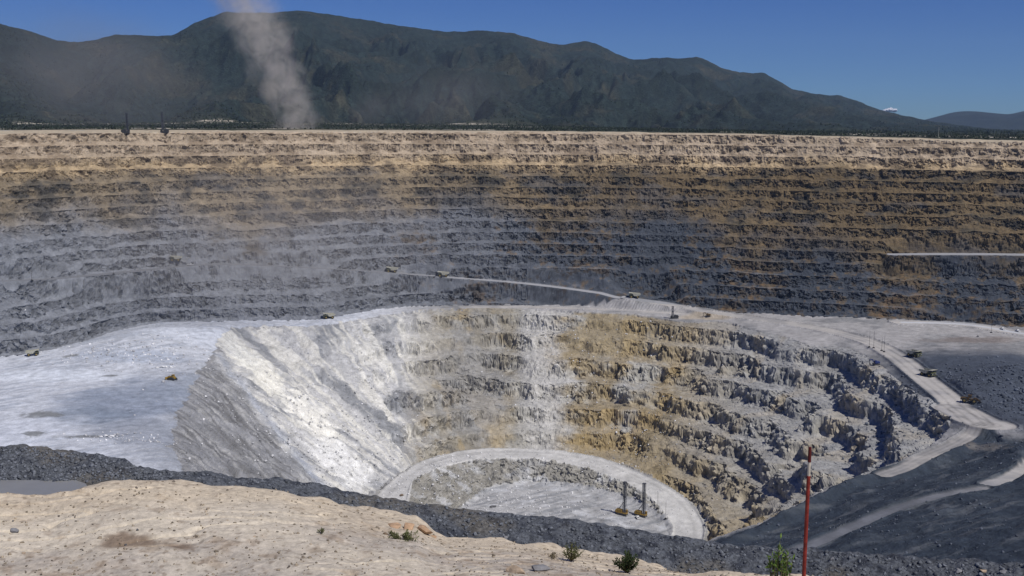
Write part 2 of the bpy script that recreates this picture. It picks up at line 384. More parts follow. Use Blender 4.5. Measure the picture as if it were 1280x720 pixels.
Cw = mixc(Cw, mixc(mixc(np.zeros_like(C) + A_(112, 96, 70), A_(136, 121, 96), left), A_(76, 70, 58), ss(-.1, .4, nm)), t_br * .9)
t_tan = ss(-62, -42, h + 9 * nb + 10 * nm + ss(100, 500, X) * -9)
Cw = mixc(Cw, mixc(np.zeros_like(C) + A_(176, 156, 124), A_(116, 102, 82), ss(-.1, .3, nm + .3 * nf)), t_tan)
t_pink = ss(-38, -24, h + 5 * nb + 5 * nm)
Cw = mixc(Cw, mixc(np.zeros_like(C) + A_(172, 156, 134), A_(134, 119, 100), ss(-.1, .35, nm + .3 * nf)), t_pink)
tal_ = (1 - f['rockf']) * ss(-.5, .1, nb + nm + .1)
Cw = Cw * (1 + .24 * tal_ + .16 * blk * f['rockf'])[..., None]
Cw = mixc(Cw, A_(46, 48, 53), f['rockf'] * ss(.0, .35, nf + .5 * nm) * (.75 - .35 * left) * (1 - .75 * t_tan))  # black pockets of the rock faces: shade put into the colour
bcol = mixc(mixc(np.zeros_like(C) + A_(122, 126, 132), A_(132, 120, 94), t_br), A_(190, 172, 142), t_tan)
Cw = mixc(Cw, bcol, np.clip(f['bo'] * 1.0, 0, 1) * (.05 + .45 * ss(-.1, .5, nb + nm)))
Cw = mixc(Cw, A_(84, 86, 90), ss(.1, .5, fbm3(X / 40, Y / 40, Z / 18, 3, 341)) * .55 * t_br * (1 - t_tan))
C = mixc(C, 0, zo) + Cw * zo[..., None]
# outside the rim and the plain edge
C = mixc(C, A_(190, 176, 150), ss(.5, .2, zo) * (samp(inU.astype(np.float32), X, Y) < .5))
# plateau
pl = (1 - zo) * (1 - f['zi']) * (samp(inU.astype(np.float32), X, Y) > .5)
Cp = mixc(np.zeros_like(C) + A_(168, 166, 164), A_(140, 140, 140), ss(-.2, .4, nm + nb))
lp = ss(-60, -220, X) * (Y > 420)
streak = fbm2((X * .8 + Y * .6) / 60, (X * .6 - Y * .8) / 7, 4, 350)
near_rim = np.exp(-f['di'] / 28) * ss(900, 760, np.abs(Y - 400)) 
Clp = mixc(np.zeros_like(C) + A_(202, 206, 212), A_(178, 184, 193), ss(-.1, .45, streak + .4 * nb))
Clp = mixc(Clp, A_(152, 156, 162), near_rim * ss(1120, 1040, Y) * .8)
Cp = mixc(Cp, 0, lp) + Clp * lp[..., None]
for a in [((165,500), 62, 75, A_(138, 148, 164), .8), ((110,520), 40, 32, A_(132, 142, 156), .8), ((215,485), 30, 60, A_(150, 158, 170), .6), ((200,540), 60, 45, A_(150, 156, 166), .7),
          ((60,470), 90, 22, A_(222, 228, 235), .7), ((30,540), 40, 60, A_(215, 220, 228), .6), ((250,418), 80, 40, A_(218, 224, 232), .7),
          ((170,445), 60, 22, A_(176, 184, 196), .8), ((120,425), 60, 20, A_(172, 178, 186), .6)]:
    Cp = mixc(Cp, a[3], blob(*a[0], a[1], a[2], 0, .35, int(a[1])) * a[4])
for a in [((52,518), 17, 9), ((42,543), 9, 9), ((137,469), 10, 4), ((88,445), 9, 5), ((110,546), 22, 4)]:
    Cp = mixc(Cp, A_(128, 130, 130), blob(*a[0], a[1], a[2], .1, .6, 7) * .9)
# right side: dark rubble dump
dk = np.clip(ss(-6, 2, samp(yl.astype(np.float32) + 0 * GX.astype(np.float32) if False else (yl - GY).astype(np.float32), X, Y)) * ss(-60, 60, X), 0, 1)
rb = blob(1262, 462, 125, 185, 0, .25, 3)
Cp = mixc(Cp, A_(76, 83, 94), rb * .97)
Cp = mixc(Cp, A_(128, 116, 108), blob(1215, 425, 60, 22, 0, .5, 5) * .6)
Cd = mixc(np.zeros_like(C) + A_(56, 64, 74), A_(86, 92, 98), ss(0, .5, fbm2(X / 70, Y / 25, 3, 366)) * .6)
Cd = mixc(Cd, A_(108, 111, 114), ss(.15, .5, fbm2((X + .6 * Y) / 60, (Y * .9 - .5 * X) / 9, 4, 367)) * .45)
Cp = mixc(Cp, 0, dk) + Cd * dk[..., None]
Cp = mixc(Cp, A_(128, 122, 114), blob(1222, 560, 10, 30, .3, .5, 9) * .5)
Cp = mixc(Cp, A_(176, 160, 132), blob(895, 396, 45, 14, 0, .4, 11) * .6)
C = mixc(C, 0, pl) + Cp * pl[..., None]
# inner wall
zi = ss(.35, .65, samp(zin, X + 12 * nm, Y + 14 * nf + 8 * nm)); zi = np.where(X > -60, f['zi'], zi)
Ci = mixc(np.zeros_like(C) + A_(170, 168, 160), A_(132, 132, 130), ss(-.1, .45, nm + .3 * nb))
chute = fbm2(f['s'] / 36 + .6 * n2(X / 60, Y / 60, 371), f['di'] / 120, 5, 370)
right = ss(170, 310, X + 60 * nb); mid = ss(20, 84, X + 36 * nm + 30 * nb + 20 * chute) * (1 - right)
Ci = mixc(Ci, A_(158, 142, 108), mid * .85 * ss(-.9, -.1, nm + nb))
Ci = mixc(Ci, A_(150, 141, 120), ss(-190, -110, X + 20 * nm) * (1 - ss(0, 20, X + 8 * nm)) * .8 * ss(-.7, .1, nm - chute))
Ci = mixc(Ci, A_(178, 158, 116), ss(-170, -90, X) * ss(14, -20, X) * ss(.0, .35, chute + .5 * nm) * .65)
Ci = mixc(Ci, A_(100, 84, 66), blob(1038,458,16,22,0,.5,64) * .8)
Ci = mixc(Ci, A_(164, 146, 108), np.clip(mid * ss(.0, .4, chute + .4 * nm), 0, 1) * .6)
Ci = mixc(Ci, A_(166, 144, 98), np.clip(blob(852,440,14,50,-.5,.4,61) + blob(790,520,60,24,0,.9,62) + blob(735,545,26,34,0,.9,63), 0, 1) * .45 * ss(-.4, .2, nm))
Ci = mixc(Ci, A_(148, 149, 148), right * .8 * ss(-.6, .1, nm + nb + .2))
Ci = mixc(Ci, A_(176, 160, 128), right * ss(.0, .35, chute) * .5)
Ci = mixc(Ci, A_(192, 190, 184), ss(2, 26, X + 16 * nm) * ss(80, 42, X + 28 * nm + 12 * nb) * .75)
Ci = mixc(Ci, A_(150, 150, 148), blob(590, 480, 45, 110, 0, .4, 22) * .7)
Ci = mixc(Ci, A_(92, 84, 66), mid * ss(.25, .5, nm) * .4)
kl = np.clip(f['kl'] + (1 - ss(-160, -60, X)) * zi, 0, 1)
Cl = mixc(np.zeros_like(C) + A_(196, 196, 194), A_(150, 152, 154), ss(-.15, .35, chute + .25 * nm))
fine = fbm2(f['s'] / 8 + .4 * n2(X / 20, Y / 20, 381), f['di'] / 90, 3, 380) * .8 + nm * .3
Cl = mixc(Cl, A_(226, 224, 214), ss(.05, .4, fine - .3 * chute + .1) * .8)
for a in [((330,470), 26, 60, A_(240, 238, 226), .9), ((390,520), 26, 50, A_(244, 242, 232), .9), ((430,580), 34, 40, A_(236, 236, 232), .85), ((300,440), 20, 50, A_(232, 232, 224), .7)]:
    Cl = mixc(Cl, a[3], blob(*a[0], a[1], a[2], .5, .6, 31) * a[4])
LB = np.array([hit(*p)[:2] for p in [(268,446),(300,490),(345,545),(385,595),(425,650)]])
LB = smooth_path(np.column_stack([LB, np.zeros(len(LB))]), False, 2)
yl_ = np.interp(-X, -LB[:, 0][::1] if LB[0, 0] > LB[-1, 0] else -LB[::-1, 0], LB[:, 1] if LB[0, 0] > LB[-1, 0] else LB[::-1, 1])
sl = (LB[-1, 1] - LB[0, 1]) / (LB[-1, 0] - LB[0, 0]); dline = (yl_ - Y) / math.hypot(1, sl)
gl_ = ss(-10, 14, dline + 16 * nm + 10 * chute + 14 * n2(X / 45, Y / 45, 388))
sv = fbm2((X * .75 + Y * -.35) / 40, (X * .45 + Y * .9) / 5, 4, 386)
Cg_ = mixc(np.zeros_like(C) + A_(148, 149, 151), A_(122, 122, 122), ss(-.2, .45, sv + nm * .4)); Cg_ = mixc(Cg_, A_(184, 183, 178), ss(.1, .5, -sv + .5 * nm) * .5)
Cl = mixc(Cl, 0, gl_) + Cg_ * gl_[..., None]
Cl = mixc(Cl, A_(168, 174, 184), np.exp(-((dline + 8) / 7) ** 2) * ss(-.4, .2, nm + .2) * .7)
Ci = mixc(Ci, 0, kl) + Cl * kl[..., None]
Ci = Ci * (1 + .14 * blk * f['k2'] * (1 - f['bi']))[..., None]
Ci = mixc(Ci, Ci.mean(-1, keepdims=True) * 1.12, f['bi'] * .2 + .25 * f['bi'] * right)
C = mixc(C, 0, zi) + Ci * zi[..., None]
# pit floor
fl_ = samp(inJ.astype(np.float32), X, Y)
Cf = mixc(np.zeros_like(C) + A_(182, 182, 181), A_(150, 152, 154), ss(-.2, .4, streak + nm * .5))
Cf = mixc(Cf, A_(150, 146, 134), ss(.3, .7, samp(KSL, X, Y)) * .75 * ss(-.6, .1, nm + .2))
Cf = mixc(Cf, A_(208, 210, 212), ss(.1, .5, fbm2(X / 30, Y / 18, 3, 390)) * .6)
Cf = mixc(Cf, A_(132, 132, 130), ss(.3, .55, fbm2(X / 16, Y / 16, 4, 391)) * .5)
C = mixc(C, 0, fl_) + Cf * fl_[..., None]
rampm = ss(.4, .6, fl_) * (1 - ss(.4, .6, samp(inK.astype(np.float32), X, Y)))
# roads
tr = fbm2(X / 3, Y / 60, 2, 395) * .0
Cr = np.zeros_like(C) + A_(188, 184, 178)
Cr = mixc(Cr, A_(168, 166, 164), ss(-.2, .4, nm))
darkr = ss(720, 640, Y) ; Cr = mixc(Cr, A_(128, 131, 138), darkr)
wallr = zo * ss(900, 1000, Y); Cr = mixc(Cr, A_(165, 166, 168), wallr)
Cr = mixc(Cr, A_(128, 130, 134), wallr * ss(-60, -200, X))
Cr = mixc(Cr, A_(200, 202, 205), np.clip(ss(6, 4, samp(ROADS[5][0], X, Y)), 0, 1))
C = mixc(C, 0, f['road']) + Cr * f['road'][..., None]
C = mixc(C, 0, rampm) + mixc(np.zeros_like(C) + A_(204, 203, 199), A_(150, 149, 146), np.clip(ss(5, 1.5, samp(dJ, X, Y)) * .7 + ss(-.1, .4, nm) * .25 + np.exp(-((samp(dJ, X, Y) - 12) / 2) ** 2) * .3, 0, 1)) * rampm[..., None]
# rut lines on the roads
for (d, z, hw, name, s_) in ROADS:
    if name in ('main', 'near', 'tail', 'pad'):
        dd = samp(d, X, Y); C *= (1 - .24 * (.6 + .8 * ss(-.3, .3, nm)) * (np.exp(-((dd - hw * .35) / 1.6) ** 2) + np.exp(-((dd - hw * .9) / 1.6) ** 2)))[..., None]
C *= (1 + .28 * nf * (1 - f['road'] * .85))[..., None]
rough = np.clip(rocky * .8 + .35 * (1 - f['road']), 0, 1)
nc = len(PXC)
def cell(A): return (A[:-1, :-1] + A[1:, 1:] + A[:-1, 1:] + A[1:, :-1]) / 4
isroad = (cell(f['road']) > .5)
isramp = (cell(rampm) > .5) & ~isroad
iswall = (cell(zo) > .5) & ~isroad & (cell(Y) > 300)
isinner = (cell(zi) > .5) & ~isroad
isout = (cell(samp(inU.astype(np.float32), X, Y)) < .5) & ~isroad
isfloor = (cell(fl_) > .5) & ~isramp & ~isroad & ~isinner
rest = ~(isroad | isramp | iswall | isinner | isout | isfloor)
Cc = C.reshape(-1, 3); Rr = rough.reshape(-1)
terr = []
for nm_, mk, mt in [('haul_road', isroad, M_road), ('ramp_road', isramp, M_road), ('pit_terraces', iswall, M_rock), ('inner_pit_slope', isinner, M_rock),
                    ('rim_ground', isout, M_rock), ('pit_floor', isfloor, M_rock), ('terrain', rest, M_rock)]:
    terr.append(grid_mesh(nm_, V, nc, NR, mt, Cc, Rr, mk))
del V, C, Cw, Cp, Ci, Cl, Cf, Cr, Clp, Cd

# ------------------------------------------------------------------ plain and mountains
PXM = np.arange(-180, 1461, 2.0); ax, ay, _ = ray(PXM, 160.0); AX = ax / np.hypot(ax, ay); AY = ay / np.hypot(ax, ay)
zr0 = samp(H0, AX * 1856, AY * 1856)
yb = np.interp(PXM, [-180, 0, 300, 600, 900, 1280, 1460], [157, 156, 152.5, 156, 162, 168.5, 171])
RB = 3400.0
zb = at_R(PXM, yb, RB)[2]
Rp = np.linspace(1852, RB, 160)
t = (Rp - 1852) / (RB - 1852)
Xp = AX[:, None] * Rp; Yp = AY[:, None] * Rp
Zp = lerp(zr0[:, None], zb[:, None], t[None, :]) + fbm2(Xp / 160, Yp / 160, 3, 400) * 1.2 * ss(0, .05, t)[None, :]
tp = fbm2(Xp / 140, Yp / 140, 4, 410)
Cg = np.zeros(Xp.shape + (3,), np.float32) + lin(50, 55, 42)
Cg = mixc(Cg, lin(98, 92, 74), ss(.1, .5, tp) * .5)
Cg = mixc(Cg, lin(190, 176, 150), ss(.12, .0, t)[None, :] * ss(-.5, .3, tp) * np.ones_like(tp) * ss(1300, 500, PXM)[:, None])
for (x0, x1, r0, r1, wd) in [(-180, 340, 3000, 3300, 60), (60, 720, 3340, 3180, 50), (-180, 620, 2130, 2060, 30), (900, 1300, 2300, 2400, 40), (1040, 1275, 2700, 2650, 60), (300, 760, 2950, 2900, 22)]:
    rr = np.interp(PXM, [x0, x1], [r0, r1]) + 30 * np.sin(PXM / 60)
    mk = ((PXM > x0) & (PXM < x1))[:, None] * np.exp(-((Rp[None, :] - rr[:, None]) / wd) ** 2)
    Cg = mixc(Cg, lin(196, 188, 170), np.clip(mk, 0, 1) * ss(-.5, .0, tp))
grid_mesh('ground', np.stack([Xp, Yp, Zp], -1).reshape(-1, 3), len(PXM), len(Rp), M_plain, Cg.reshape(-1, 3), np.ones(Xp.size, np.float32), flat=False)

SKY = [(-180,10),(-100,20),(0,28),(40,38),(75,50),(100,53),(125,50),(150,43),(200,45),(222,44),(250,28),(285,15),(320,16),(345,16),(380,13),(420,19),(460,25),(500,32),(560,40),(600,38),(640,41),(680,53),(700,56),(730,51),(745,55),(775,70),(790,75),(820,72),(850,73),(872,71),(900,85),(920,90),(945,92),(952,90),(965,98),(990,112),(1010,116),(1040,120),(1045,118),(1075,128),(1100,138),(1120,142),(1160,151),(1280,167.5),(1460,171)]
sy = np.interp(PXM, *zip(*SKY)); sy = np.convolve(np.pad(sy, 2, 'edge'), np.ones(5) / 5, 'valid') + .9 * n2(PXM / 14, PXM * 0, 5) + .5 * n2(PXM / 5, PXM * 0, 6)
RR = np.interp(PXM, [-180, 0, 400, 800, 1100, 1460], [5600, 5800, 7200, 8200, 9800, 10500])
zr = at_R(PXM, sy, RR)[2]
tt = np.concatenate([np.linspace(0, 1, 300), 1 + np.linspace(.01, .35, 24)])
Rm = RB + tt[None, :] * (RR - RB)[:, None]
Xm = AX[:, None] * Rm; Ym = AY[:, None] * Rm
def ridged(x, y, o, seed):
    r = 0; a = 1.; tot = 0
    for i in range(o):
        r = r + a * (1 - np.abs(n2(x * 2 ** i, y * 2 ** i, seed + i)) * 1.5); tot += a; a *= .5
    return r / tot
T_ = tt[None, :] * np.ones((len(PXM), 1))
shape = np.where(T_ <= 1, T_ ** 1.25, 1 - 1.2 * (T_ - 1) ** 1.1)
wx = Xm + 500 * fbm2(Xm / 1500, Ym / 1500, 2, 440); wy = Ym + 500 * fbm2(Xm / 1500 + 9, Ym / 1500, 2, 441)
rg = ridged(wx / 900, wy / 1900, 6, 450); rg = rg + .30 * (ridged(wx / 330, wy / 700, 4, 460) - .8)
dip = np.clip(T_ * 4, 0, 1) * np.clip((1 - T_) * 4, 0, 1)
rel = (zr - zb)[:, None]
Zm = zb[:, None] + rel * shape + rel * dip * (rg - .80) * .72 + fbm2(Xm / 120, Ym / 120, 3, 470) * 14 * np.clip(T_ * 5, 0, 1) * np.clip(np.abs(1 - T_) * 10, .12, 1)
# keep every lower part under the skyline as seen from the rim so that the ridge stays the skyline
lim = HC + (zr - HC)[:, None] / RR[:, None] * Rm - 6
Zm = Zm + 0
Zm = np.where(T_ < .98, np.minimum(Zm, np.maximum(lim, zb[:, None])), Zm)
nh = fbm2(Xm / 420, Ym / 420, 4, 480); n4 = fbm2(Xm / 70, Ym / 70, 3, 490)
Ch = np.zeros(Xm.shape + (3,), np.float32) + lin(40, 50, 46)
Ch = mixc(Ch, lin(62, 60, 46), ss(.0, .5, nh + .3 * n4) * .6)
Ch = mixc(Ch, lin(32, 38, 30), ss(.0, .5, -nh + .5 * n4) * .7)
Ch = mixc(Ch, lin(96, 92, 76), ss(.55, .8, n4 + .25 * nh) * .35)
Chk = n2(Xm / 22, Ym / 22, 495); Ch *= (1 + .45 * Chk)[..., None]
Ch = mixc(Ch, lin(84, 84, 62), ss(.12, .0, T_) * .5)
Ch = mixc(Ch, lin(186, 178, 160), np.exp(-((Rm - RB - 60 - 25 * np.sin(PXM / 90)[:, None]) / 30) ** 2) * ss(740, 690, PXM)[:, None] * ss(-.6, -.1, n4))
grid_mesh('mountains', np.stack([Xm, Ym, Zm], -1).reshape(-1, 3), len(PXM), len(tt), M_hill, Ch.reshape(-1, 3), np.ones(Xm.size, np.float32), flat=False)
# far range
PXF = np.arange(1000, 1500, 3.0); ax, ay, _ = ray(PXF, 160.0); AX = ax / np.hypot(ax, ay); AY = ay / np.hypot(ax, ay)
sf = np.interp(PXF, [1000,1100,1140,1160,1190,1205,1220,1240,1260,1280,1350,1500], [170,163,153,148.5,140,138.5,139,141,143,138,134,140])
sf = np.convolve(np.pad(sf, 2, 'edge'), np.ones(5) / 5, 'valid')
tt = np.linspace(0, 1.3, 90); R0, R1 = 12500, 17500
Rf = R0 + tt[None, :] * (R1 - R0) * np.ones((len(PXF), 1)); Xf = AX[:, None] * Rf; Yf = AY[:, None] * Rf
zf = at_R(PXF, sf, R1)[2][:, None]; T_ = tt[None, :] * np.ones((len(PXF), 1))
Zf = -60 + (zf + 60) * np.where(T_ <= 1, T_, 2 - T_) + np.clip(T_ * 4, 0, 1) * np.clip((1 - T_) * 4, 0, 1) * (ridged(Xf / 1400, Yf / 3000, 4, 520) - .85) * 260
Ch = np.zeros(Xf.shape + (3,), np.float32) + lin(40, 46, 40)
grid_mesh('far_mountains', np.stack([Xf, Yf, Zf], -1).reshape(-1, 3), len(PXF), len(tt), M_hill, Ch.reshape(-1, 3), np.ones(Xf.size, np.float32), flat=False)

# ------------------------------------------------------------------ the foreground: sand, gravel berm, puddle
def ipx(tab, x): return np.interp(x, *zip(*tab))
Y_SAND = [(-160,622),(0,618),(60,617),(100,611),(130,608),(200,604),(240,609),(300,611),(350,615),(400,625),(430,633),(470,642),(520,652),(545,667),(560,672),(640,678),(700,689),(730,695),(780,703),(830,711),(870,718),(960,724),(1280,742),(1450,755)]
Y_CREST = [(-160,556),(0,561),(60,563),(90,567),(120,572),(160,579),(174,588),(200,592),(260,595),(300,602),(360,606),(400,611),(440,621),(480,628),(520,634),(560,640),(600,645),(640,648),(700,655),(750,661),(800,670),(850,678),(900,686),(960,690),(1100,700),(1280,712),(1450,722)]
def tand(px, py):
    dx, dy, dz = ray(px, py); return -dz / np.hypot(dx, dy)
PXD = np.arange(-200, 1481, 1.5)
ax, ay, _ = ray(PXD, 650.0); AXD = ax / np.hypot(ax, ay); AYD = ay / np.hypot(ax, ay)
RE, RC = 19.0, 34.0
def near_height(px, R, X, Y):
    """height and masks of the foreground for pixel column px and range R"""
    # column noise so that the edges are ragged
    RC = np.interp(px, [0, 60, 200], [37.4, 37.2, 34.0])
    tS = tand(px, ipx(Y_SAND, px)); tC = tand(px, ipx(Y_CREST, px))
    zE = HC - RE * tS; zC = HC - RC * tC
    sand = 8.7 + (R - 6) * -.07
    sand = lerp(sand, 7.85 + (zE - 7.85) * np.clip((R - 13.5) / (RE - 13.5), 0, 1) ** 1.15, ss(8, 14, R))
    sand = sand + fbm2(X / 1.6, Y / 1.6, 4, 600) * .05 * ss(RE + .2, RE - 1.5, R) + fbm2(X / .35, Y / .35, 4, 610) * .022 + fbm2(X / .8, Y / .8, 3, 611) * .02
    rid = np.abs(n2((X + Y * .3) / 2.2, (Y - .3 * X) / .55, 620)); sand = sand - .06 * ss(.12, .0, rid) * ss(-.1, .3, n2(X / 3, Y / 3, 621))
    edge = RE + .35 * fbm2(X / .9, Y / .9, 3, 630)
    floor_z = np.where(px < 200, lerp(3.2, zC - .9, ss(60, 200, px)), zC - .9)
    toe = np.where(px < 200, lerp((HC - 3.2) / tand(px, 608.0) + .3, 30.5, ss(80, 200, px)), 30.5) + .3 * fbm2(X / 1.5, Y / 1.5, 3, 645)
    z = lerp(sand, floor_z, ss(edge, edge + 4.5, R))
    berm = np.clip((R - toe) / (RC - toe), 0, 1)
    zz = floor_z + (zC - floor_z) * (1 - (1 - berm) ** 1.25)
    z = np.where(R > edge + 4.5, np.where(R > toe, zz, floor_z), z)
    far = HC * 0 + zC - .78 * (R - RC - .5)
    z = np.where(R > RC, np.where(R < RC + .5, zC, far), z)
    g = ss(edge + .2, edge + 1.0, R)
    gn = fbm2(X / .9, Y / .9, 4, 640) * .10 + fbm2(X / .25, Y / .25, 2, 650) * .05
    z = z + g * gn * np.where((px < 150) & (R < toe), .15, 1)
    return z, g
Rk = np.concatenate([np.linspace(6, 13, 40), np.linspace(13.1, 19.6, 230), np.linspace(19.7, 29.5, 60), np.linspace(29.6, 38.6, 300), np.linspace(39, 110, 50)])
RR_ = np.ones((len(PXD), 1)) * Rk; PP_ = PXD[:, None] * np.ones((1, len(Rk)))
Xd = AXD[:, None] * RR_; Yd = AYD[:, None] * RR_
Zd, g = near_height(PP_, RR_, Xd, Yd)
na = fbm2(Xd / 3, Yd / 3, 4, 700); nbb = fbm2(Xd / .5, Yd / .5, 4, 710); ncc = n3(Xd / .07, Yd / .07, Zd / .05, 720)
Cs = np.zeros(Xd.shape + (3,), np.float32) + lin(198, 188, 170)
Cs = mixc(Cs, lin(176, 168, 156), ss(-.2, .4, na))
Cs = mixc(Cs, lin(188, 172, 150), ss(.1, .5, na + .3 * nbb) * .35)
Cs = mixc(Cs, lin(140, 120, 98), ss(.25, .5, nbb + .2 * na) * .4)
cst = at_R(170, 648, 16.4); Cs = mixc(Cs, lin(104, 82, 64), ss(1.0, .3, np.hypot((Xd - cst[0]) / .9, (Yd - cst[1]) / .4) + .7 * nbb) * .75)
Cs = mixc(Cs, lin(200, 184, 158), ss(RE - 2.2, RE - .6, RR_ + na * 1.2) * .55)
Cs = mixc(Cs, lin(164, 160, 153), ss(15.6, 14.4, RR_ + 1.2 * na) * ss(500, 250, PP_) * .6)
Cs *= (1 + .16 * ncc + .16 * n2(Xd / .025, Yd / .04, 721))[..., None]
Cs = mixc(Cs, lin(120, 104, 88), ss(.45, .62, n2(Xd / .12, Yd / .12, 722) + .4 * na) * .5)
Cgv = np.zeros_like(Cs) + lin(92, 96, 102)
Cgv = mixc(Cgv, lin(66, 70, 78), ss(-.1, .4, nbb)); Cgv = mixc(Cgv, lin(112, 106, 94), ss(.1, .5, na) * .5)
Cgv *= (1 + .45 * ncc)[..., None]
Cs = mixc(Cs, 0, g) + Cgv * g[..., None]
M_sand = mat_terrain('dry_sand', (1.2, 11), (.1, .2), (.06, .015), .5)
M_gravel = mat_terrain('crushed_gravel', (2.5, 14), (.2, .35), (.2, .06), .8)
def cell2(A): return (A[:-1, :-1] + A[1:, 1:]) / 2
Vd = np.stack([Xd, Yd, Zd], -1).reshape(-1, 3); sm_ = cell2(g) < .5
grid_mesh('sand', Vd, len(PXD), len(Rk), M_sand, Cs.reshape(-1, 3), np.ones(Xd.size, np.float32), sm_)
grid_mesh('gravel_berm', Vd, len(PXD), len(Rk), M_gravel, Cs.reshape(-1, 3), np.ones(Xd.size, np.float32), ~sm_)
def near_z(X, Y):
    X = np.asarray(X, float); Y = np.asarray(Y, float)
    R = np.hypot(X, Y)
    # column pixel of this azimuth, taken on the grid's own line
    px = np.interp(X / Y, (AXD / AYD), PXD)
    return near_height(px, R, X, Y)[0]

def simple_mat(name, col, rough=.7, metal=0.0, var=.15, scale=3.0, spec=.3):
    m = bpy.data.materials.new(name); m.use_nodes = True; N = m.node_tree.nodes; L = m.node_tree.links
    b = N['Principled BSDF']; b.inputs['Roughness'].default_value = rough; b.inputs['Metallic'].default_value = metal; b.inputs['Specular IOR Level'].default_value = spec
    tc = N.new('ShaderNodeTexCoord'); no = N.new('ShaderNodeTexNoise'); no.inputs['Scale'].default_value = scale; no.inputs['Detail'].default_value = 4
    L.new(tc.outputs['Object'], no.inputs['Vector'])
    mr = N.new('ShaderNodeMapRange'); mr.inputs[1].default_value = .3; mr.inputs[2].default_value = .7; mr.inputs[3].default_value = 1 - var; mr.inputs[4].default_value = 1 + var
    L.new(no.outputs[0], mr.inputs[0])
    v = N.new('ShaderNodeVectorMath'); v.operation = 'SCALE'; v.inputs[0].default_value = tuple(float(c) for c in col)
    L.new(mr.outputs[0], v.inputs['Scale']); L.new(v.outputs[0], b.inputs['Base Color'])
    return m
# puddle
m_w = simple_mat('muddy_water', lin(138, 138, 134), .3, 0, .05, 2, .5)
me = bpy.data.meshes.new('puddle')
pp = []
RT = lambda a: (HC - 3.2) / tand(a, 608.0)
for a, R in [(-190, 27), (-60, 27), (20, 27), (70, 28.0), (100, 31), (114, RT(114) - .8), (108, RT(108) + .1)] + [(a, RT(a) + .45) for a in (95, 80, 60, 40, 20, 0, -30, -60, -100, -150, -190)]:
    d = ray(a, 620.0); n = math.hypot(d[0], d[1]); pp.append((float(d[0] / n * R), float(d[1] / n * R), 3.26))
me.from_pydata(pp, [], [list(range(len(pp)))]); me.materials.append(m_w)
o = bpy.data.objects.new('puddle', me); COL.objects.link(o); o['kind'] = 'structure'

# ------------------------------------------------------------------ stones
def stone_base(seed, n=1):
    bm = bmesh.new(); bmesh.ops.create_icosphere(bm, subdivisions=n, radius=1)
    r = random.Random(seed)
    pl = [(Vector((r.gauss(0, 1), r.gauss(0, 1), r.gauss(0, 1))).normalized(), r.uniform(.35, .8)) for _ in range(14)]
    for v in bm.verts:
        for nrm, d in pl:
            k = v.co.dot(nrm)
            if k > d: v.co -= nrm * (k - d)
        v.co *= r.uniform(.94, 1.06)
    V_ = np.array([v.co[:] for v in bm.verts]); F_ = np.array([[v.index for v in f_.verts] for f_ in bm.faces]); bm.free()
    return V_, F_
BASES = [stone_base(i, 1) for i in range(8)]
def stones(name, P, S, mat, kind='stuff', flat=.7, tint=None):
    Vs, Fs, Cs_ = [], [], []; off = 0
    P = np.asarray(P)
    for b in range(len(BASES)):
        idx = np.arange(len(P))[b::len(BASES)]
        if not len(idx): continue
        bv, bf = BASES[b]
        an = RNG.uniform(0, 6.28, len(idx)); c, s_ = np.cos(an), np.sin(an)
        sc3 = S[idx][:, None] * np.stack([RNG.uniform(.7, 1.3, len(idx)), RNG.uniform(.7, 1.3, len(idx)), RNG.uniform(.5, 1.0, len(idx)) * flat / .7], 1)
        v = bv[None] * sc3[:, None, :]
        v = np.stack([v[..., 0] * c[:, None] - v[..., 1] * s_[:, None], v[..., 0] * s_[:, None] + v[..., 1] * c[:, None], v[..., 2]], -1) + P[idx][:, None, :]
        Vs.append(v.reshape(-1, 3)); nb_ = len(bv)
        Fs.append((bf[None] + (np.arange(len(idx)) * nb_)[:, None, None]).reshape(-1, 3) + off); off += len(idx) * nb_
        t_ = RNG.uniform(.6, 1.35, len(idx)); Cs_.append(np.repeat(t_, nb_))
    V_ = np.concatenate(Vs); F_ = np.concatenate(Fs); T_c = np.concatenate(Cs_)
    me = bpy.data.meshes.new(name); me.vertices.add(len(V_)); me.vertices.foreach_set('co', V_.astype(np.float32).reshape(-1))
    me.loops.add(F_.size); me.loops.foreach_set('vertex_index', F_.astype(np.int32).reshape(-1))
    me.polygons.add(len(F_)); me.polygons.foreach_set('loop_start', np.arange(0, F_.size, 3, dtype=np.int32)); me.update(calc_edges=True)
    at = me.attributes.new('Col', 'FLOAT_COLOR', 'POINT'); c4 = np.ones((len(V_), 4), np.float32); c4[:, :3] = np.clip(T_c[:, None] * np.asarray(tint)[None], 0, .9); c4[:, 3] = .3
    at.data.foreach_set('color', c4.reshape(-1)); me.materials.append(mat)
    o = bpy.data.objects.new(name, me); COL.objects.link(o)
    if kind: o['kind'] = kind
    return o
def tag(o, label, cat, group=None):
    o['label'] = label; o['category'] = cat
    if group: o['group'] = group
    return o
def scatter_near(n, x0, x1, r0, r1, s0, s1, keep=None, pw=2.5):
    px = RNG.uniform(x0, x1, n); R = RNG.uniform(r0, r1, n)
    ax_ = np.interp(px, PXD, AXD); ay_ = np.interp(px, PXD, AYD); X_ = ax_ * R; Y_ = ay_ * R
    z, gg = near_height(px, R, X_, Y_); k = keep(px, R, gg) if keep else np.ones(n, bool)
    s_ = s0 + (s1 - s0) * RNG.uniform(0, 1, n) ** pw
    return np.stack([X_, Y_, z + s_ * .1], -1)[k], s_[k]
Pa, Sa = scatter_near(12000, -190, 230, 31.5, 37.5, .02, .10, lambda p, R, g_: (R > (HC - 3.2) / tand(p, 608.0) + .3 * (p < 150) - 3 * (p > 150)) & (R < np.interp(p, [0, 60, 200], [37.6, 37.4, 34.2])), 3)
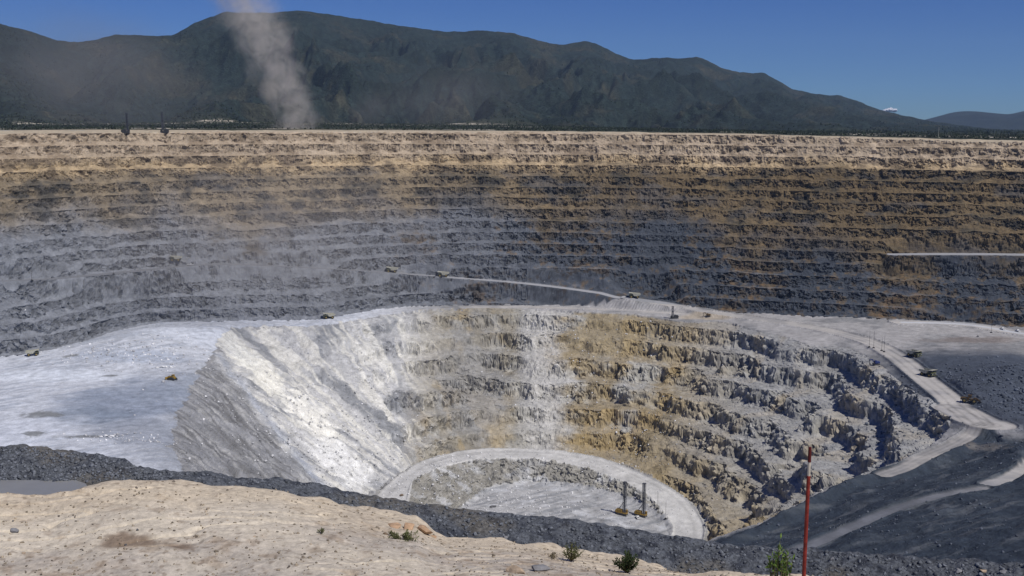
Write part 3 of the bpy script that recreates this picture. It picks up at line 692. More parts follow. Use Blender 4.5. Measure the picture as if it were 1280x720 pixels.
Pg, Sg = scatter_near(30000, -150, 1440, 24, 34.3, .02, .12, lambda p, R, g_: (g_ > .9) & (p > 150), 3.5)
stones('gravel', np.concatenate([Pa, Pg]), np.concatenate([Sa, Sg]), M_gravel, tint=lin(104, 108, 114))
Pg, Sg = scatter_near(9000, -100, 1300, 12.5, 19.2, .005, .04, lambda p, R, g_: g_ < .3, 5)
Pb, Sb = scatter_near(1000, -100, 1300, 12.5, 19.2, .014, .035, lambda p, R, g_: g_ < .3, 2)
stones('dark_pebbles', Pb, Sb, M_gravel, tint=lin(104, 96, 88))
stones('pebbles', Pg, Sg, M_gravel, tint=lin(150, 138, 120))
Pg, Sg = scatter_near(500, 900, 1300, 15, 22, .02, .09, None, 3)
stones('rubble', Pg, Sg, M_gravel, tint=lin(150, 140, 124))
def scatter_pit(name, areas, tint, mat=M_rock):
    P, S_ = [], []
    for (px, py, sx, sy_, n, s0, s1) in areas:
        c = hit(px, py); x = c[0] + RNG.normal(0, sx, n); y = c[1] + RNG.normal(0, sy_, n)
        z, ff = surface(x, y); s_ = s0 + (s1 - s0) * RNG.uniform(0, 1, n) ** 4; k = ff['road'] < .1
        P.append(np.stack([x, y, z + s_ * .15], -1)[k]); S_.append(s_[k])
    return stones(name, np.concatenate(P), np.concatenate(S_), mat, tint=tint)
scatter_pit('rubble', [(400,560,60,60,1600,.4,2.2),(440,510,40,60,500,.4,2.0),(180,440,50,30,700,.5,2.2),(600,620,50,50,500,.4,2.4),(700,620,50,40,500,.4,1.8),(720,650,60,25,500,.4,1.8),(720,430,60,60,500,.5,2.2),(790,560,60,40,500,.5,1.8),(150,548,25,10,160,.5,2),(560,585,20,30,250,.5,2)], lin(205, 205, 205))
scatter_pit('dark_rubble', [(1190,500,40,40,700,.5,2.2),(1250,470,50,50,1500,.5,2.4),(1250,560,40,50,500,.4,1.8),(1100,660,70,90,1000,.3,1.5),(950,690,60,60,300,.3,1.4),(1270,500,25,20,300,.5,3)], lin(92, 98, 108))

# ------------------------------------------------------------------ scrub on the plain and the rim
def tufts(name, P, S, mat, blades=9, seed=0):
    r = np.random.default_rng(seed); n = len(P); k = blades
    a = r.uniform(0, 6.28, (n, k)); el = r.uniform(.1, 1.4, (n, k)); L_ = S[:, None] * r.uniform(.6, 1.1, (n, k)); w_ = S[:, None] * .28
    d = np.stack([np.cos(a) * np.cos(el), np.sin(a) * np.cos(el), np.sin(el)], -1) * L_[..., None]
    side = np.stack([-np.sin(a), np.cos(a), np.zeros_like(a)], -1) * w_[..., None]
    b = P[:, None, :] + d * .15; v = np.stack([b - side * .4, b + side * .4, b + d * .8 + side * .7, b + d * .9 - side * .7], 2).reshape(-1, 3)
    me = bpy.data.meshes.new(name); me.vertices.add(len(v)); me.vertices.foreach_set('co', v.astype(np.float32).reshape(-1))
    nf_ = len(v) // 4; me.loops.add(nf_ * 4); me.loops.foreach_set('vertex_index', np.arange(nf_ * 4, dtype=np.int32)); me.polygons.add(nf_)
    me.polygons.foreach_set('loop_start', np.arange(0, nf_ * 4, 4, dtype=np.int32)); me.update(calc_edges=True); me.materials.append(mat)
    o = bpy.data.objects.new(name, me); COL.objects.link(o); return o
m_scrub = simple_mat('desert_scrub', lin(50, 60, 40), .9, 0, .5, .05)
n = 14000; px = RNG.uniform(-170, 1450, n); R = 1852 + (3390 - 1852) * RNG.uniform(0.03, 1, n) ** .8
ax, ay, _ = ray(px, 160.0); q = np.hypot(ax, ay); x = ax / q * R; y = ay / q * R
zi_ = samp(H0, ax / q * 1856, ay / q * 1856); zb_ = np.interp(px, PXM, zb); z = lerp(zi_, zb_, (R - 1852) / (RB - 1852))
keep = ~((px < 730) & (R > 2900)) & (fbm2(x / 150, y / 150, 3, 800) > -.25 - .2 * (px > 500)) | (R > 2500)
o = tufts('scrub', np.stack([x, y, z - .5], -1)[keep], RNG.uniform(1.6, 4.2, n)[keep], m_scrub, 9, 3); o['kind'] = 'stuff'
n = 34000; u_ = RNG.uniform(0, 1, n); px = RNG.uniform(-170, 1300, n); t_ = RNG.uniform(.0, .98, n)
ii = np.clip(np.searchsorted(PXM, px), 0, len(PXM) - 1); jj = (t_ * 299).astype(int)
P = np.stack([Xm[ii, jj], Ym[ii, jj], Zm[ii, jj]], -1); keep = fbm2(P[:, 0] / 300, P[:, 1] / 300, 3, 810) > -.1
o = tufts('hill_scrub', P[keep], RNG.uniform(4, 8.5, n)[keep], m_scrub, 5, 4); o['kind'] = 'stuff'

# ------------------------------------------------------------------ machines: a small mesh kit
class MB:
    def __init__(s): s.bm = bmesh.new()
    def box(s, c, d, rot=None, bev=0.0, taper=None):
        r = bmesh.ops.create_cube(s.bm, size=1); vs = r['verts']
        for v in vs:
            v.co = Vector((v.co.x * d[0], v.co.y * d[1], v.co.z * d[2]))
            if taper and v.co.z > 0: v.co.x *= taper[0]; v.co.y *= taper[1]
        if bev: 
            es = list({e for v in vs for e in v.link_edges}); g_ = bmesh.ops.bevel(s.bm, geom=es, offset=bev, segments=1, affect='EDGES'); vs = list({v for f_ in g_['faces'] for v in f_.verts} | {v for v in vs if v.is_valid})
        m = (rot or Matrix()).to_4x4(); m.translation = Vector(c)
        for v in vs: v.co = m @ v.co
        return s
    def rod(s, a, b, r, r2=None, n=8):
        a = Vector(a); b = Vector(b); d = b - a
        g_ = bmesh.ops.create_cone(s.bm, cap_ends=True, segments=n, radius1=r, radius2=r if r2 is None else r2, depth=d.length)
        m = d.to_track_quat('Z', 'Y').to_matrix().to_4x4(); m.translation = (a + b) / 2
        for v in g_['verts']: v.co = m @ v.co
        return s
    def prism(s, pts, y0, y1):
        """closed side outline in x,z pushed from y0 to y1"""
        A = [s.bm.verts.new((p[0], y0, p[1])) for p in pts]; B = [s.bm.verts.new((p[0], y1, p[1])) for p in pts]; n = len(pts)
        s.bm.faces.new(A); s.bm.faces.new(B[::-1])
        for i in range(n): s.bm.faces.new((A[i], B[i], B[(i + 1) % n], A[(i + 1) % n]))
        return s
    def build(s, name, mat, parent=None, loc=(0, 0, 0)):
        bmesh.ops.recalc_face_normals(s.bm, faces=s.bm.faces)
        me = bpy.data.meshes.new(name); s.bm.to_mesh(me); s.bm.free(); me.materials.append(mat)
        o = bpy.data.objects.new(name, me); COL.objects.link(o); o.location = loc
        if parent: o.parent = parent
        return o
def empty(name, loc=(0, 0, 0), rz=0):
    o = bpy.data.objects.new(name, None); COL.objects.link(o); o.location = loc; o.rotation_euler[2] = rz; o.empty_display_size = .5
    return o
def copy_tree(o, parent=None):
    c = o.copy(); COL.objects.link(c)
    if parent: c.parent = parent
    for ch in list(o.children): copy_tree(ch, c)
    return c
MT = dict(olive=simple_mat('olive_paint', lin(96, 100, 74), .6, 0, .25, .6), yellow=simple_mat('dusty_yellow_paint', lin(152, 124, 58), .55, 0, .25, .6),
          pale=simple_mat('dusty_steel', lin(176, 174, 158), .7, 0, .15, .6), dark=simple_mat('dark_steel', lin(62, 62, 62), .6, 0, .3, .6), tyre=simple_mat('tyre_rubber', lin(44, 44, 46), .9, 0, .2, 1),
          glass=simple_mat('cab_glass', lin(36, 44, 50), .1, 0, .1, 1, .6), white=simple_mat('white_paint', lin(226, 226, 224), .5, 0, .06, 1), blue=simple_mat('blue_paint', lin(44, 58, 110), .5, 0, .1, 1),
          brown=simple_mat('brown_paint', lin(92, 74, 46), .7, 0, .3, .6), rim=simple_mat('wheel_rim', lin(150, 130, 70), .6, 0, .2, 1), mast=simple_mat('mast_steel', lin(74, 76, 84), .6, 0, .3, .5))
def wheel(parent, x, y, r, w_, hub='rim'):
    b = MB(); b.rod((0, -w_ / 2, 0), (0, w_ / 2, 0), r, n=18)
    o = b.build('wheel', MT['tyre'], parent, (x, y, r))
    b = MB(); b.rod((0, -w_ / 2 - .05, 0), (0, w_ / 2 + .05, 0), r * .5, n=12); b.build('rim', MT[hub], o)
def haul_truck():
    t = empty('haul_truck')
    b = MB(); b.box((0, 0, 2.6), (12.5, 2.6, 1.3), bev=.1); b.box((5.6, 0, 3.1), (2.4, 5.6, 2.2), bev=.12); b.box((4.4, 0, 4.35), (4.2, 8.2, .35)); b.box((6.75, 0, 2.0), (.5, 7.6, .7))
    b.rod((-4.2, -3.6, 2), (-4.2, 3.6, 2), .7); b.rod((4.2, -3.4, 2), (4.2, 3.4, 2), .5); b.build('chassis', MT['olive'], t)
    b = MB(); b.box((6.9, 0, 3.2), (.12, 3.0, 1.7)); b.build('grille', MT['dark'], t)
    b = MB(); b.box((4.9, 2.6, 5.4), (2.2, 2.2, 1.8), bev=.1); c = b.build('cab', MT['olive'], t)
    b = MB(); b.box((6.03, 2.6, 5.6), (.06, 1.9, .9)); b.box((4.9, 3.73, 5.6), (1.7, .06, .8)); b.build('window', MT['glass'], c)
    b = MB(); b.prism([(2.6, 6.8), (7.4, 7.3), (7.4, 7.05), (2.6, 6.4)], -4.2, 4.2)
    b.prism([(2.6, 6.8), (2.9, 6.7), (.6, 3.2), (-3.2, 2.9), (-7.8, 4.6), (-7.7, 4.95), (-3.2, 3.3), (.4, 3.6)], -4.1, 4.1)
    for s_ in (-1, 1):
        b.prism([(2.8, 6.9), (.5, 3.2), (-3.2, 2.9), (-7.9, 4.6), (-7.9, 6.2)], s_ * 4.1 - .15, s_ * 4.1 + .15)
        for k in range(4): b.prism([(.8 - k * 2.3, 3.3 + k * .1), (1.1 - k * 2.3, 3.3 + k * .1), (1.1 - k * 2.3, 6.7 - k * .2), (.8 - k * 2.3, 6.7 - k * .2)], s_ * 4.3 - .12, s_ * 4.3 + .12)
    b.build('dump_bed', MT['pale'], t)
    for s_ in (-1, 1): wheel(t, 4.2, s_ * 3.6, 1.9, 1.2)
    for s_ in (-1, 1): wheel(t, -4.2, s_ * 3.0, 1.9, 2.5)
    for s_ in (-1, 1):
        b = MB(); b.rod((6.95, s_ * 2.3, 3.2), (7.1, s_ * 2.3, 3.2), .28); b.build('headlight', MT['white'], t)
    b = MB()
    for k in range(6): b.box((6.6 - 0 * k, -3.2, 1.9 + k * .42), (.3, .8, .08))
    b.box((6.2, 0, 5.2), (.06, 8.0, .08)); b.build('ladder', MT['dark'], t)
    return t
def drill_rig(H=32.0, w_=1.7, paint='yellow'):
    t = empty('drill_rig')
    for s_ in (-1, 1):
        b = MB(); pts = [(4.2 * 1.0 * math.copysign(1, math.cos(a)) + .95 * math.cos(a), .95 + .95 * math.sin(a)) for a in [math.pi / 2 - i * math.pi / 6 for i in range(7)] + [-math.pi / 2 - i * math.pi / 6 for i in range(7)]]
        b.prism(pts, s_ * 2.3 - .55, s_ * 2.3 + .55); b.build('crawler_track', MT['dark'], t)
    b = MB(); b.box((0, 0, 2.2), (12.5, 4.6, .7), bev=.08); b.box((-2.4, 0, 3.9), (6.4, 3.6, 2.7), bev=.15); b.box((-5.6, 0, 3.4), (1.6, 4.4, 1.8), bev=.1); b.box((-1.5, 0, 5.4), (2.6, 1.6, .5)); b.build('engine_house', MT[paint], t)
    b = MB(); b.box((4.6, 2.0, 3.9), (2.3, 2.0, 2.6), bev=.12); c = b.build('cab', MT[paint], t)
    b = MB(); b.box((5.78, 2.0, 4.2), (.06, 1.7, 1.2)); b.box((4.6, 3.03, 4.2), (1.9, .06, 1.1)); b.build('window', MT['glass'], c)
    b = MB(); h = w_ / 2
    for sx in (-1, 1):
        for sy in (-1, 1): b.rod((4 * 0 + 3.0 + sx * h, sy * h, 1.2), (3.0 + sx * h, sy * h, H), .27, n=6)
    z = 2.0; k = 0
    while z < H - 1.6:
        for sy in (-1, 1): b.rod((3 - h, sy * h, z), (3 + h, sy * h, z + 1.8), .1, n=4)
        for sx in (-1, 1): b.rod((3 + sx * h, -h, z + (1.8 if k % 2 else 0)), (3 + sx * h, h, z + (0 if k % 2 else 1.8)), .1, n=4)
        z += 1.8; k += 1
    b.box((3, 0, H), (w_ + .7, w_ + .7, .7)); b.box((3, 0, H * .56), (w_ * .75, w_ * .75, 1.8)); b.rod((3, 0, 1), (3, 0, H - 1), .34 if w_ < 3 else .6, n=6); m = b.build('mast', MT['mast'], t)
    b = MB(); b.rod((3 - h, -.9, H * .38), (-3.2, -.9, 5.2), .16, n=6); b.rod((3 - h, .9, H * .38), (-3.2, .9, 5.2), .16, n=6); b.build('mast_brace', MT['mast'], t)
    for sx, sy in ((5.8, 1.8), (5.8, -1.8), (-5.8, 1.8), (-5.8, -1.8)):
        b = MB(); b.rod((sx, sy, .15), (sx, sy, 3.2), .28); b.rod((sx, sy, 0), (sx, sy, .25), .7); b.build('jack', MT['mast'], t)
    b = MB(); b.box((3, 0, 1.1), (2.6, 2.8, 1.5)); b.build('dust_hood', MT['dark'], t)
    return t
def bulldozer():
    t = empty('bulldozer')
    for s_ in (-1, 1):
        b = MB(); b.prism([(-3, .1), (2.6, .1), (3.2, .8), (2.6, 1.3), (-.6, 2.4), (-1.4, 2.4), (-3.4, 1.2), (-3.6, .7)], s_ * 1.6 - .4, s_ * 1.6 + .4); b.build('crawler_track', MT['dark'], t)
    b = MB(); b.box((1.3, 0, 2.0), (3.4, 1.9, 1.6), bev=.15); b.box((-1.6, 0, 1.8), (2.8, 2.3, 1.3), bev=.1); b.rod((1.6, .4, 2.8), (1.6, .4, 3.9), .12); b.build('body', MT['yellow'], t)
    b = MB(); b.box((-1.2, 0, 3.2), (1.9, 2.0, 1.6), bev=.1, taper=(.85, .9)); b.box((-1.2, 0, 4.05), (2.3, 2.3, .15)); c = b.build('cab', MT['yellow'], t)
    b = MB(); b.box((-.2, 0, 3.3), (.1, 1.6, 1.0)); b.build('window', MT['glass'], c)
    b = MB(); b.prism([(4.2, .1), (4.6, .15), (4.25, 1.1), (4.5, 2.1), (4.25, 2.1), (3.95, 1.1)], -2.6, 2.6); b.box((3.1, 1.8, .9), (2.6, .25, .35)); b.box((3.1, -1.8, .9), (2.6, .25, .35)); b.build('blade', MT['yellow'], t)
    b = MB(); b.prism([(-3.6, 1.5), (-4.6, 1.8), (-4.9, .4), (-4.6, .4), (-4.3, 1.3), (-3.6, 1.1)], -.3, .3); b.build('ripper', MT['dark'], t)
    return t
def wheel_loader():
    t = empty('wheel_loader')
    b = MB(); b.prism([(-6.2, 1.6), (-1, 1.3), (-.6, 3.6), (-5.9, 3.3)], -1.5, 1.5); b.box((1.6, 0, 2.0), (3.6, 1.8, 1.5), bev=.1); b.box((-6.3, 0, 2.3), (.8, 3.0, 1.4), bev=.1); b.rod((-3.6, .6, 3.4), (-3.6, .6, 4.6), .15); b.build('body', MT['brown'], t)
    b = MB(); b.box((-.6, 0, 4.3), (2.2, 2.0, 1.9), bev=.1); b.box((-.6, 0, 5.35), (2.6, 2.3, .18)); c = b.build('cab', MT['brown'], t)
    b = MB(); b.box((.53, 0, 4.5), (.08, 1.6, 1.1)); b.build('window', MT['glass'], c)
    b = MB()
    for s_ in (-1, 1): b.prism([(2.2, 3.0), (4.0, 2.6), (6.6, .9), (6.8, 1.5), (4.2, 3.3), (2.2, 3.7)], s_ * 1.1 - .2, s_ * 1.1 + .2)
    b.build('lift_arm', MT['brown'], t)
    b = MB(); b.prism([(6.3, 2.3), (6.0, 1.0), (6.6, .2), (8.8, .15), (8.8, .35), (6.9, .5), (6.4, 1.1), (6.6, 2.3)], -2.8, 2.8)
    for s_ in (-1, 1): b.prism([(6.3, 2.3), (6.0, 1.0), (6.6, .2), (8.8, .15), (6.9, 2.2)], s_ * 2.8 - .08, s_ * 2.8 + .08)
    b.build('bucket', MT['dark'], t)
    for x_ in (2.6, -3.9):
        for s_ in (-1, 1): wheel(t, x_, s_ * 2.1, 1.55, 1.2)
    return t
def pickup(mat='white'):
    t = empty('pickup_truck')
    b = MB(); b.prism([(-2.6, .5), (2.7, .5), (2.7, 1.05), (1.3, 1.15), (.7, 1.85), (-.7, 1.85), (-.8, 1.15), (-2.6, 1.15)], -.95, .95); b.build('body', MT[mat], t)
    b = MB(); b.prism([(1.25, 1.2), (.68, 1.78), (-.6, 1.78), (-.6, 1.2)], -.97, .97); b.build('window', MT['glass'], t)
    b = MB(); b.box((-1.7, 0, 1.17), (1.5, 1.5, .06)); b.build('cargo_bed', MT['dark'], t)
    for x_ in (1.7, -1.7):
        for s_ in (-1, 1): wheel(t, x_, s_ * .85, .4, .28, 'pale')
    return t
def excavator(mat='blue'):
    t = empty('excavator')
    for s_ in (-1, 1):
        b = MB(); b.prism([(-2.6, .5), (-2.2, .1), (2.2, .1), (2.6, .5), (2.2, 1.0), (-2.2, 1.0)], s_ * 1.4 - .35, s_ * 1.4 + .35); b.build('crawler_track', MT['dark'], t)
    b = MB(); b.rod((0, 0, .8), (0, 0, 1.3), 1.1, n=12); b.box((-.7, 0, 2.1), (4.0, 2.8, 1.6), bev=.15); b.build('body', MT[mat], t)
    b = MB(); b.box((.9, .9, 2.9), (1.5, 1.1, 1.9), bev=.1); c = b.build('cab', MT[mat], t)
    b = MB(); b.box((1.68, .9, 3.1), (.06, .9, 1.2)); b.build('window', MT['glass'], c)
    b = MB(); b.prism([(1.2, 1.8), (3.2, 4.8), (6.0, 4.4), (6.0, 3.9), (3.6, 4.0), (1.7, 1.6)], -.35, .1); b.build('boom', MT[mat], t)
    b = MB(); b.prism([(5.7, 4.7), (6.2, 4.5), (5.6, 1.2), (5.3, 1.2)], -.3, .05); b.prism([(5.6, 1.4), (5.2, .4), (4.4, .3), (4.6, 1.0), (5.2, 1.5)], -.6, .4); b.build('bucket_arm', MT['dark'], t)
    return t
def marker_pole(H=15.0, r=.16):
    t = empty('marker_pole')
    b = MB(); b.rod((0, 0, .5), (0, 0, H), r, r * .7, n=6); b.build('pole', MT['dark'], t)
    b = MB(); b.rod((0, 0, 0), (0, 0, .8), 1.5, 1.2, n=14); b.rod((0, 0, .6), (0, 0, 1.3), .4, n=8); b.build('base', MT['tyre'], t)
    return t

# ---- resting places: cast the photograph's ray onto the built ground
bpy.context.view_layer.update()
dg = bpy.context.evaluated_depsgraph_get()
def ground_at(px, py):
    d = Vector([float(c) for c in ray(px, py)]).normalized()
    ok, p, *_ = sc.ray_cast(dg, Vector((0, 0, HC)), d)
    for _ in range(3): 
        if ok: break
    return p
def drop(x, y, z0):
    ok, p, *_ = sc.ray_cast(dg, Vector((x, y, z0)), Vector((0, 0, -1)))
    return p if ok else Vector((x, y, z0))
def settle(px, py, rad_=3.0):
    p = ground_at(px, py)
    zs = [drop(p.x + dx, p.y + dy, p.z + 12).z for dx in (-rad_, 0, rad_) for dy in (-rad_, 0, rad_)]
    zs.sort(); p.z = zs[5]
    return p
spots = []   # everything is placed first (rays see bare ground), then built
TRUCKS = [(1143,446,rad(-62),1.0,'olive haul truck coming down the haul road nearest the four thin poles'),
          (1160,470,rad(-58),1.0,'olive haul truck following close behind another beside the dark rubble heap'),
          (490,340.5,rad(178),1.0,'haul truck left of the two on the thin pale ramp across the far wall'),
          (554,346,rad(178),1.0,'haul truck right of the two on the thin pale ramp across the far wall'),
          (793,372.5,rad(175),1.0,'dark haul truck alone where the wall ramp meets the light haul road'),
          (411,398,rad(200),.95,'dark haul truck half hidden behind the white mound at the pit edge'),
          (220,331.5,rad(185),.9,'haul truck high on the left wall beside a small white vehicle'),
          (41,444.5,rad(20),.85,'dark haul truck below the left wall at the edge of the white bench')]
tp_ = [settle(a, b) for a, b, *_ in TRUCKS]
RIGS = [((777, 643), rad(-35), 34.0, 1.0, 'yellow drill rig with tall dark mast on the pit floor, left of the two there'),
        ((801, 645), rad(-35), 34.0, 1.0, 'yellow drill rig with tall dark mast on the pit floor, right of the two there'),
        ((157, 167.3), rad(0), 30.0, .85, 'distant drill rig with slender mast on the far rim, farther left of the two'),
        ((206, 169.3), rad(180), 32.0, .85, 'distant drill rig with dark mast on the far rim, nearer the dust column'),
        ((843, 398), rad(180), 19.0, .8, 'small dark drill rig standing where the roads fork above the tan slope')]
rp_ = [settle(*r_[0], 2.0) for r_ in RIGS]
POLES = [(822,636,17,'thin dark pole on round base beside the curved ramp, farther from the camera'), (832,649,19,'thin dark pole on round base beside the curved ramp, nearer the camera'),
         (1086.5,434,18,'leftmost of the four thin poles on round bases beside the haul road'), (1092,435,19,'second from left of the four thin poles on round bases beside the haul road'),
         (1102,438.5,15,'third from left of the four thin poles on round bases beside the haul road'), (1105,440,18,'rightmost of the four thin poles on round bases beside the haul road'),
         (40,355,19,'thin pole below the left end of the wall ramp'), (142,343,20,'thin pole standing on the left part of the wall ramp'), (221,332,19,'tall thin pole beside the haul truck on the left wall'),
         (1239,416,13,'thin pole on round base on the pale road at the far right')]
pp_ = [settle(a, b, 1.0) for a, b, *_ in POLES]
OTH = {k: settle(a, b, r_) for k, (a, b, r_) in dict(dozer=(215,475,2), loader=(1213,503,3), pick=(238,331.5,1), blue=(1095,456,2), exc=(885,396,2), serv=(797,648,1), p2=(1253,412,1), p3=(1272,414.5,1), exc2=(537,387.5,1)).items()}
WB = [(196,460,1.8),(203,459.5,2.4),(208,459,1.7),(214,459.5,2.2),(126,547,1.6),(132,546,2.4),(140,545,2.0)]
wb_ = [settle(a, b, .8) for a, b, _ in WB]
PB = [(502,620,3.8,'brown angular boulder lying alone at the foot of the curved ramp','db'), (617,634,5.0,'large grey boulder on the pit floor above the gravel berm','dk'), (1222,421,2.6,'dark boulder at the edge of the pale road below the right wall','dk')]
pb_ = [settle(a, b, .8) for a, b, *_ in PB]

t0 = haul_truck(); first = True
for (px, py, rz, sc_, lab), p in zip(TRUCKS, tp_):
    t = t0 if first else copy_tree(t0); first = False
    t.location = p; t.rotation_euler[2] = rz; t.scale = (sc_,) * 3; tag(t, lab, 'haul truck', 'haul trucks at work in the pit')
rigs = {}
for (pq, rz, H, sc_, lab), p in zip(RIGS, rp_):
    t = copy_tree(rigs[H]) if H in rigs else drill_rig(H, 2.3 if H == 34 else 2.4, 'yellow' if H == 34 else 'dark'); rigs.setdefault(H, t)
    t.location = p; t.rotation_euler[2] = rz; t.scale = (sc_,) * 3; tag(t, lab, 'drill rig', 'drill rigs')
poles = {}
for (px, py, H, lab), p in zip(POLES, pp_):
    t = copy_tree(poles[H]) if H in poles else marker_pole(H); poles.setdefault(H, t)
    t.location = p; tag(t, lab, 'pole', 'thin poles on round bases')
def put(t, key, rz, lab, cat, s_=1.0, group=None):
    t.location = OTH[key]; t.rotation_euler[2] = rz; t.scale = (s_,) * 3; tag(t, lab, cat, group)
put(bulldozer(), 'dozer', rad(160), 'yellow bulldozer parked alone on the white bench at the left', 'bulldozer', 1.25)
put(wheel_loader(), 'loader', rad(-28), 'dark yellow wheel loader on the bend of the haul road', 'loader', 1.25)
pk = pickup(); put(pk, 'pick', rad(180), 'small white pickup beside the haul truck on the left wall', 'pickup truck', 1.3, 'light vehicles')
for k_, lab in (('serv', 'white service pickup between the two drill rigs on the pit floor'), ('p2', 'small vehicle on the pale road at the far right, nearer the pole'), ('p3', 'small vehicle on the pale road at the frame edge below the right wall')):
    c = copy_tree(pk); put(c, k_, rad(100), lab, 'pickup truck', 1.4, 'light vehicles')
ex = excavator('blue'); put(ex, 'blue', rad(190), 'small blue excavator on the pit edge below the four thin poles', 'excavator', 1.3, 'excavators')
ex = excavator('brown'); put(ex, 'exc', rad(190), 'small brown excavator beside the tan heap between the roads', 'excavator', 1.1, 'excavators')

def boulder(name, seed, size, mat, loc, lab, group=None, flat=.7, rz=0, n=2):
    v, f_ = stone_base(seed, n)
    k = fbm3(v[:, 0] * 1.5 + seed, v[:, 1] * 1.5, v[:, 2] * 1.5, 3, seed); v = v * (1 + .22 * k[:, None])
    v = v * np.array([1.15, .85, flat]) * size / 2
    me = bpy.data.meshes.new(name); me.from_pydata(v.tolist(), [], f_.tolist()); me.materials.append(mat)
    o = bpy.data.objects.new(name, me); COL.objects.link(o); o.location = (loc[0], loc[1], loc[2] + size * .22 * flat); o.rotation_euler[2] = rz
    return tag(o, lab, 'rock', group)
m_wr = simple_mat('white_limestone', lin(224, 224, 222), .9, 0, .12, .8); m_dr = simple_mat('dark_stone', lin(98, 98, 100), .9, 0, .35, .8); m_br = simple_mat('brown_stone', lin(120, 104, 88), .9, 0, .3, .8)
m_sr = simple_mat('tan_stone', lin(168, 150, 128), .9, 0, .3, 9); m_or = simple_mat('orange_sandstone', lin(180, 150, 120), .95, 0, .3, 8); m_gr = simple_mat('grey_stone', lin(128, 128, 130), .9, 0, .3, 9)
for i, ((a, b, s_), p) in enumerate(zip(WB, wb_)):
    lab = 'white boulder, number %s in the short row beside the yellow bulldozer' % ['one', 'two', 'three', 'four'][i] if i < 4 else 'white boulder on the lower left bench, %s of the three there' % ['leftmost', 'middle', 'rightmost'][i - 4]
    if i < 4: lab = ['leftmost white boulder of the row above the bulldozer', 'large second white boulder of the row above the bulldozer', 'third and smallest white boulder of the row above the bulldozer', 'rightmost white boulder of the row above the bulldozer'][i]
    boulder('boulder', 30 + i, s_ * 2.2, m_wr, p, lab, 'white boulders on the left bench')
for i, ((a, b, s_, lab, mm), p) in enumerate(zip(PB, pb_)):
    boulder('boulder', 50 + i, s_ * 1.4, m_br if mm == 'db' else m_dr, p, lab, 'dark boulders in the pit')
# foreground stones
FG = [(17,664,.15,'gr','round grey stone near the left edge of the sand'), (157,682,.07,'dk','small dark stone on pale sand at the lower left'), (172,663,.07,'dk','small dark stone just below the brown patch of sand'),
      (16,652,.05,'dk','tiny dark stone above the round grey stone'), (30,692,.07,'sr','tan stone at the lower left among grey pebbles'), (482,668,.10,'bd','brown stone touching the left side of the fallen dark plant'),
      (318,671,.05,'sr','tan stone near the frame edge between the brown patch and the fallen plant'), (646,716,.30,'sr','big tan rock cut by the bottom edge below the dry shrub'), (676,713,.26,'gr','grey flat rock beside the big tan rock at the bottom edge'),
      (632,672,.16,'gr','pale grey rock at the foot of the gravel berm in the middle'), (903,704,.17,'gr','grey rock on gravel to the left of the red stake'),
      (984,698,.14,'gr','grey rock on the gravel right behind the leafy bush'), (1040,700,.20,'gr','grey rock on the gravel just right of the red stake'), (1198,716,.3,'gr','grey rock at the lower right, left of a pale pair'), (1228,715,.24,'sr','pale rock at the lower right frame edge'),
      (1254,716,.24,'gr','last grey rock at the lower right corner')]
fp_ = [ground_at(a, b) for a, b, *_ in FG]
for i, ((a, b, s_, mm, lab), p) in enumerate(zip(FG, fp_)):
    boulder('rock', 80 + i, s_, dict(gr=m_gr, dk=m_dr, sr=m_sr, bd=m_br)[mm], p, lab, 'loose rocks in the foreground', .75)
OR = [(492,655,.34,'orange sandstone rock at the left end of the crumbling sand edge'), (510,658,.40,'orange sandstone rock in the middle of the crumbling sand edge'), (528,661,.42,'largest orange sandstone rock at the crumbling sand edge'), (541,668,.26,'orange sandstone rock at the right end of the crumbling sand edge'), (516,664,.16,'small orange sandstone rock in front of the crumbling sand edge')]
op_ = [ground_at(a, b + 3) for a, b, *_ in OR]
for p in op_: p.z -= .05
for i, ((a, b, s_, lab), p) in enumerate(zip(OR, op_)):
    boulder('rock', 120 + i, s_, m_or, p, lab, 'orange sandstone rocks at the sand edge', .5, rz=i)

# ------------------------------------------------------------------ red stake
sp = near_z(0, 1)
p0 = at_R(1004, 735, 13.2); zb0 = float(near_z(p0[0], p0[1])); p1 = at_R(1012.5, 559, 13.2)
m_red = simple_mat('red_paint', lin(128, 44, 34), .65, 0, .4, 14); m_dred = simple_mat('dark_red_tip', lin(90, 30, 26), .6, 0, .2, 4); m_wb = simple_mat('white_tape', lin(196, 186, 168), .6, 0, .15, 6)
A0 = Vector((p0[0], p0[1], zb0 - .1)); A1 = Vector(p1); e = empty('marker_stake', A0); tag(e, 'tall red stake with white band near its top, in the foreground', 'stake')
D_ = A1 - A0
b = MB(); b.rod((0, 0, 0), D_ * .855, .025, .022, n=12); b.build('shaft', m_red, e)
b = MB(); b.rod(D_ * .855, D_ * .925, .019, .019, n=12); b.build('band', m_wb, e)
b = MB(); b.rod(D_ * .925, D_, .021, .019, n=12); b.build('tip', m_dred, e)

